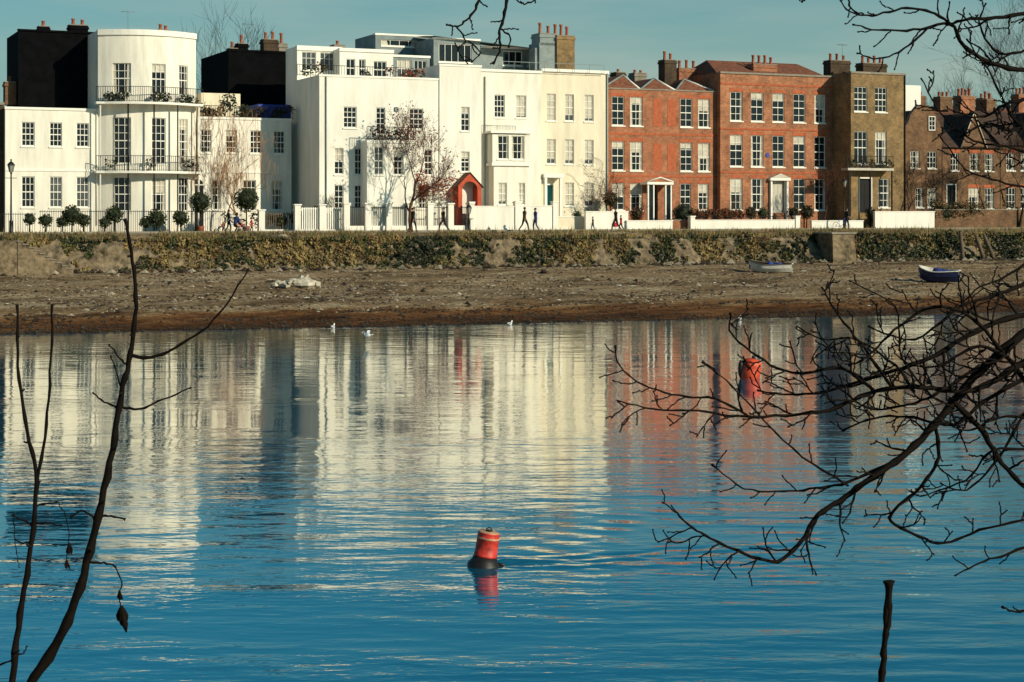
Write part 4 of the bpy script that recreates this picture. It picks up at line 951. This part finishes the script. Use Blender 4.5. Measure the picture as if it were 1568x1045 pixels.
# ================================================================= foreground branches
def smooth(pts,sub=5,j=0):
    out=[]; n=len(pts)
    for i in range(n-1):
        p0=pts[max(0,i-1)];p1=pts[i];p2=pts[i+1];p3=pts[min(n-1,i+2)]
        for k in range(sub):
            t=k/sub; q=[]
            for a in range(2): q.append(.5*((2*p1[a])+(-p0[a]+p2[a])*t+(2*p0[a]-5*p1[a]+4*p2[a]-p3[a])*t*t+(-p0[a]+3*p1[a]-3*p2[a]+p3[a])*t**3)+rnd(-j,j))
            out.append(tuple(q))
    out.append(tuple(pts[-1])); return out
GK=1.2
def fbranch(g,pts,r0,r1,d0,d1=None,tw=0.,tl=(25,70),lvl=1,j=1.3,start=None,sub=5,bud=True):
    d1=d0 if d1 is None else d1; sp_=smooth(pts,sub,j); n=len(sp_); P=[];Rr=[]
    for i,(x,y) in enumerate(sp_):
        t=i/(n-1); d=d0+(d1-d0)*t; P.append(PW(x,y,d)); r=(r0+(r1-r0)*t**.8)*.5*d/F*GK
        if i%3==0 and 0<i<n-1: r*=1.3
        Rr.append(r)
    if bud: Rr[-1]=Rr[-2]*1.6
    if start is not None: P=[Vector(start)]+P; Rr=[Rr[0]*1.4]+Rr
    g.tube(P,Rr,TWIG,6)
    if tw and lvl>0:
        acc=rnd(0,tw)
        for i in range(1,n):
            dx=sp_[i][0]-sp_[i-1][0]; dy=sp_[i][1]-sp_[i-1][1]; l=math.hypot(dx,dy); acc+=l
            if acc>tw:
                acc=rnd(-tw*.4,tw*.3); a=math.atan2(dy,dx)+random.choice((-1,1))*rnd(.5,1.15); ln=rnd(*tl)*(1-.3*i/n); d=d0+(d1-d0)*i/(n-1)
                q=[sp_[i]]; 
                for k in range(3): a+=rnd(-.35,.35)-.1*math.cos(a); q.append((q[-1][0]+math.cos(a)*ln/3,q[-1][1]+math.sin(a)*ln/3))
                rr=max(1.7,min(3.4,(r0+(r1-r0)*i/n)*.6)); fbranch(g,q,rr,1.5,d,d+rnd(-.35,.35),tw=tw*.6 if lvl>1 else 0,tl=(tl[0]*.5,tl[1]*.5),lvl=lvl-1,j=.9,sub=3)
g=MB(); TX=2.75; TY=6.2
trunk=[Vector((TX+.25,TY+.1,3.0)),Vector((TX+.1,TY,4.2)),Vector((TX,TY,5.2)),Vector((TX+.08,TY+.1,6.3)),Vector((TX-.1,TY,7.6)),Vector((TX+.1,TY,9.2))]
trunk=[Vector((TX+.35,TY+.1,1.9))]+trunk
g.tube(trunk,[.15,.13,.11,.1,.085,.06,.02],TWIG,10)
T=trunk
B=[([(1575,505),(1510,560),(1468,605),(1430,652),(1380,700),(1330,735),(1285,768),(1248,795),(1228,828),(1190,860),(1140,848),(1095,828),(1060,808),(1033,783)],12,2.2,6.1,5.6,28,(25,80),2),
([(1575,548),(1520,585),(1470,600),(1400,593),(1330,603),(1270,628),(1200,636),(1130,638),(1070,630),(1000,626),(945,614)],8.5,1.8,6.0,5.5,24,(22,60),2),
([(1340,600),(1290,565),(1215,572),(1160,545),(1120,512),(1118,480)],5,1.8,5.9,5.7,26,(20,60),2),
([(1150,640),(1095,612),(1040,606),(985,590),(950,562),(942,530)],3.6,1.6,5.7,5.5,24,(15,50),1),
([(1455,610),(1500,655),(1535,710),(1580,755)],8,5,6,6.1,30,(20,80),2),
([(1580,600),(1540,545),(1485,485),(1430,470),(1370,505),(1330,545),(1300,560)],6,2,6.1,5.8,24,(20,80),2),
([(1365,592),(1325,535),(1285,485),(1258,440)],4.5,1.6,5.9,5.8,22,(18,55),2),
([(1432,650),(1437,700),(1412,742),(1362,792),(1400,818),(1445,832),(1500,812),(1575,795)],5,3,6,6.1,28,(20,60),2),
([(1380,700),(1300,738),(1250,748),(1200,752),(1140,748),(1090,712)],4.5,1.6,6,5.7,26,(20,60),1),
([(1580,835),(1540,850),(1500,862),(1462,882)],4,1.6,6.1,6,26,(15,50),1),
([(1580,935),(1550,936),(1535,930)],3.5,2,6.1,6,30,(10,20),1),
([(1580,480),(1510,500),(1430,545),(1350,575),(1270,598),(1210,605),(1160,598)],8,2,6.2,5.9,22,(25,90),2),
([(1580,430),(1530,450),(1470,470),(1400,520),(1330,500)],6,1.8,6.2,6,24,(25,70),2),
([(1300,745),(1230,700),(1180,655),(1120,590),(1075,555)],3.4,1.5,5.8,5.6,26,(15,40),1),
([(1460,625),(1420,600),(1380,545),(1370,470),(1300,430)],3.4,1.5,5.9,5.8,26,(20,50),1),
([(1580,690),(1520,690),(1480,735),(1410,760)],4,1.5,6.1,6,26,(20,50),2),
([(1580,640),(1530,640),(1480,660),(1440,640)],4,1.5,6.1,6,24,(20,50),2),
([(1580,395),(1540,425),(1500,440),(1470,470)],4,1.5,6.1,6,24,(20,50),1),
([(1560,560),(1500,530),(1440,560),(1390,560)],6,2,6.0,6,20,(20,60),2),
([(1575,575),(1515,610),(1460,650),(1400,640),(1340,640),(1290,660)],6,2,6.2,6,22,(20,60),2),
([(1500,560),(1440,600),(1390,620),(1330,625),(1280,590)],5,2,6.0,5.8,20,(20,60),2),
([(1400,600),(1370,560),(1310,520),(1260,520),(1220,500)],4,1.6,6.0,5.8,20,(20,50),2),
([(1575,620),(1530,700),(1480,750),(1440,740)],4,1.6,6.2,6.1,24,(20,60),2),
([(1580,110),(1520,98),(1475,70),(1455,38),(1400,46),(1345,46),(1306,38)],7,1.8,6.2,5.9,28,(18,50),1),
([(1455,38),(1425,18),(1380,14),(1335,24),(1300,18),(1283,-5)],3.8,1.6,6,6,28,(15,40),1),
([(1580,18),(1525,28),(1480,30),(1450,38)],6,3,6.2,6,24,(20,60),2),
([(1418,45),(1385,75),(1345,90),(1312,82)],3.2,1.6,6,5.9,26,(15,35),1),
([(1580,75),(1530,82),(1500,40),(1510,5)],4,1.6,6.2,6.1,20,(20,60),2),
([(1580,235),(1540,225),(1490,215),(1445,180),(1410,120)],4,1.4,6.2,6.1,22,(15,50),2),
([(1580,290),(1530,278),(1480,260),(1440,210)],3.6,1.4,6.2,6.1,22,(15,50),2),
([(1580,150),(1540,160),(1500,180),(1460,170)],6,1.8,6.2,6.1,16,(15,50),2),
([(1580,190),(1545,200),(1510,190),(1470,210)],6,2.0,6.2,6.1,16,(15,50),2),
([(1580,200),(1550,180),(1520,120),(1480,60)],4.5,1.6,6.2,6.1,18,(15,50),2)]
for pts,r0,r1,d0,d1,tw,tl_,lv in B:
    st=None
    if pts[0][0]>=1560:
        zz=PW(pts[0][0],pts[0][1],d0).z; zz+=-.25; k=min(range(len(T)-1),key=lambda i:abs((T[i].z+T[i+1].z)/2-zz)); st=T[k].lerp(T[k+1],max(0,min(1,(zz-T[k].z)/(T[k+1].z-T[k].z))))
    fbranch(g,pts,r0,r1,d0,d1,tw,tl_,lv,start=st)
limb=[(1750,-160),(1500,-120),(1250,-95),(1000,-70),(800,-60),(700,-50)]
fbranch(g,limb,16,4,6.2,5.6,0,start=T[4].lerp(T[5],.4),bud=False)
for pts,r0,r1 in (([(800,-60),(778,-10),(772,25),(764,52),(766,75),(755,98)],5,2),([(740,-55),(733,0),(718,28),(700,40),(684,38)],4,2),([(700,42),(712,62),(702,78),(716,98)],2.5,1.5),([(767,45),(782,58),(779,72)],2.5,1.6),([(716,62),(735,80),(722,95)],2.2,1.5),([(850,-62),(825,-8),(806,6),(797,3)],3,1.6),([(1290,-95),(1296,-20),(1303,12),(1322,22)],3.4,1.8),([(1240,-90),(1236,-10),(1228,3)],2.4,1.6)):
    fbranch(g,pts,r0,r1,5.7,5.6,tw=24,tl=(8,26),lvl=1)
g.obj('riverside_tree')
g=MB()
def root(pts,d): return PW(pts[0][0],pts[0][1],d)+Vector((rnd(-.05,.05),0,-.9))
def fl(pts,r0,r1,d,tw=0,tl=(12,30),st=False,lvl=1): fbranch(g,pts,r0,r1,d,None,tw,tl,lvl,start=root(pts,d) if st else None)
fl([(45,1050),(95,970),(128,880),(150,790),(172,690),(185,605),(200,545),(208,470),(203,400),(191,335)],13,3.4,4.6,st=True,tw=60,tl=(5,9))
fl([(200,546),(240,545),(290,520),(335,482),(380,412)],5.5,1.8,4.6)
fl([(178,622),(215,626),(250,612),(293,594)],4,1.8,4.6); fl([(184,626),(160,616),(142,601)],3,1.6,4.6); fl([(196,562),(180,545),(167,527)],2.6,1.6,4.6); fl([(186,602),(178,570),(170,545)],2.2,1.4,4.6)
fl([(150,792),(170,790),(192,796)],3.4,2,4.6); fl([(148,800),(128,782),(108,792)],3,2,4.6); fl([(132,862),(160,862),(178,868)],3.4,2,4.6)
fl([(176,866),(186,890),(182,915),(186,935)],1.8,1.4,4.58)
fl([(18,1050),(28,960),(44,860),(56,740),(42,660),(28,560),(26,466)],9,2.8,4.4,st=True,tw=60,tl=(5,9))
fl([(56,740),(68,670),(77,570),(80,466)],4.5,2.6,4.4)
fl([(52,805),(30,795),(18,788)],3,1.8,4.4); fl([(55,775),(72,772),(88,768)],2.6,1.6,4.4); fl([(50,830),(35,832),(22,826)],2.4,1.6,4.4); fl([(52,800),(75,802),(95,806)],2.4,1.6,4.4)
fl([(22,1005),(36,1000),(42,990)],2.4,1.5,4.4); fl([(-20,1040),(0,1020),(20,1010)],3,2,4.4)
fl([(88,768),(100,790),(106,830),(100,870)],1.4,1.,4.4); fl([(20,788),(22,820),(26,850),(30,870)],1.3,1.,4.4)
for px,py,l in ((186,928,40),(106,832,18),(102,858,14),(183,905,14)):
    p=PW(px,py,4.55); s_=l/F*4.55
    for a in (-.25,.02,.22,.34): 
        d=Vector((math.sin(a),rnd(-.2,.2),-math.cos(a))); k_=rnd(.6,1.1); g.tube([p,p+d*s_*.3*k_,p+d*s_*.7*k_,p+d*s_*k_],[.003,.006*l/36,.008*l/36,.002],TWIG,6)
g.obj('riverside_sapling')
g=MB(); fl([(1348,1052),(1353,1010),(1356,960),(1360,895)],9,6,4.6,st=True); fl([(1355,975),(1362,940),(1361,890)],6,8,4.6)
g.obj('cut_sapling_stem')

# ================================================================= world, sun, camera
wd=bpy.data.worlds.new('World'); sc.world=wd; wd.use_nodes=True; nt=wd.node_tree; N=nt.nodes; Lk=nt.links
bgd=N['Background']; sky=N.new('ShaderNodeTexSky'); sky.sky_type='NISHITA'; sky.sun_disc=False
EL=25; AZ=125
sky.sun_elevation=math.radians(EL); sky.sun_rotation=math.radians(AZ); sky.air_density=1.; sky.dust_density=.6; sky.ozone_density=2.
tc=N.new('ShaderNodeTexCoord'); mp=N.new('ShaderNodeMapping'); mp.inputs['Scale'].default_value=(2,2,14); Lk.new(tc.outputs['Generated'],mp.inputs[0])
cn=N.new('ShaderNodeTexNoise'); cn.inputs['Scale'].default_value=2.2; cn.inputs['Detail'].default_value=6; Lk.new(mp.outputs[0],cn.inputs['Vector'])
sz=N.new('ShaderNodeSeparateXYZ'); Lk.new(tc.outputs['Generated'],sz.inputs[0])
cr=N.new('ShaderNodeMapRange'); cr.inputs[1].default_value=.46; cr.inputs[2].default_value=.75; cr.inputs[3].default_value=0; cr.inputs[4].default_value=.6; Lk.new(cn.outputs[0],cr.inputs[0])
cf=N.new('ShaderNodeMapRange'); cf.inputs[1].default_value=.1; cf.inputs[2].default_value=.22; cf.inputs[3].default_value=1; cf.inputs[4].default_value=.15; Lk.new(sz.outputs[2],cf.inputs[0])
cx=N.new('ShaderNodeMath'); cx.operation='MULTIPLY'; Lk.new(cr.outputs[0],cx.inputs[0]); Lk.new(cf.outputs[0],cx.inputs[1])
tn=N.new('ShaderNodeMix'); tn.data_type='RGBA'; tn.blend_type='MULTIPLY'; tn.inputs[0].default_value=1; tn.inputs[7].default_value=(.2,1.0,1.15,1); Lk.new(sky.outputs[0],tn.inputs[6])
hz=N.new('ShaderNodeMapRange'); hz.interpolation_type='SMOOTHSTEP'; hz.inputs[1].default_value=0; hz.inputs[2].default_value=.27; hz.inputs[3].default_value=.95; hz.inputs[4].default_value=0; Lk.new(sz.outputs[2],hz.inputs[0])
hm=N.new('ShaderNodeMix'); hm.data_type='RGBA'; Lk.new(hz.outputs[0],hm.inputs[0]); Lk.new(tn.outputs[2],hm.inputs[6]); hm.inputs[7].default_value=(4.5,6.5,5.6,1)
cm=N.new('ShaderNodeMix'); cm.data_type='RGBA'; Lk.new(cx.outputs[0],cm.inputs[0]); Lk.new(hm.outputs[2],cm.inputs[6]); cm.inputs[7].default_value=(6.4,7.6,6.6,1)
Lk.new(cm.outputs[2],bgd.inputs[0]); bgd.inputs[1].default_value=.065
sd=bpy.data.lights.new('sun','SUN'); sd.energy=4.7; sd.angle=math.radians(.5); sd.color=(1,.9,.69); so=bpy.data.objects.new('sun',sd); sc.collection.objects.link(so)
az=math.radians(AZ); el=math.radians(EL); to=Vector((math.sin(az)*math.cos(el),math.cos(az)*math.cos(el),math.sin(el)))
so.rotation_euler=to.to_track_quat('Z','Y').to_euler()
cd=bpy.data.cameras.new('camera'); cam=bpy.data.objects.new('camera',cd); sc.collection.objects.link(cam); cam.location=(0,0,H); cam.rotation_euler=(math.radians(90),0,0)
cd.sensor_width=36; cd.lens=36*F/1568; cd.shift_y=-(522.5-YH)/1568; cd.clip_end=8000; cd.clip_start=.05
sc.camera=cam
sc.view_settings.view_transform='Standard'; sc.view_settings.look='None'; sc.view_settings.exposure=0
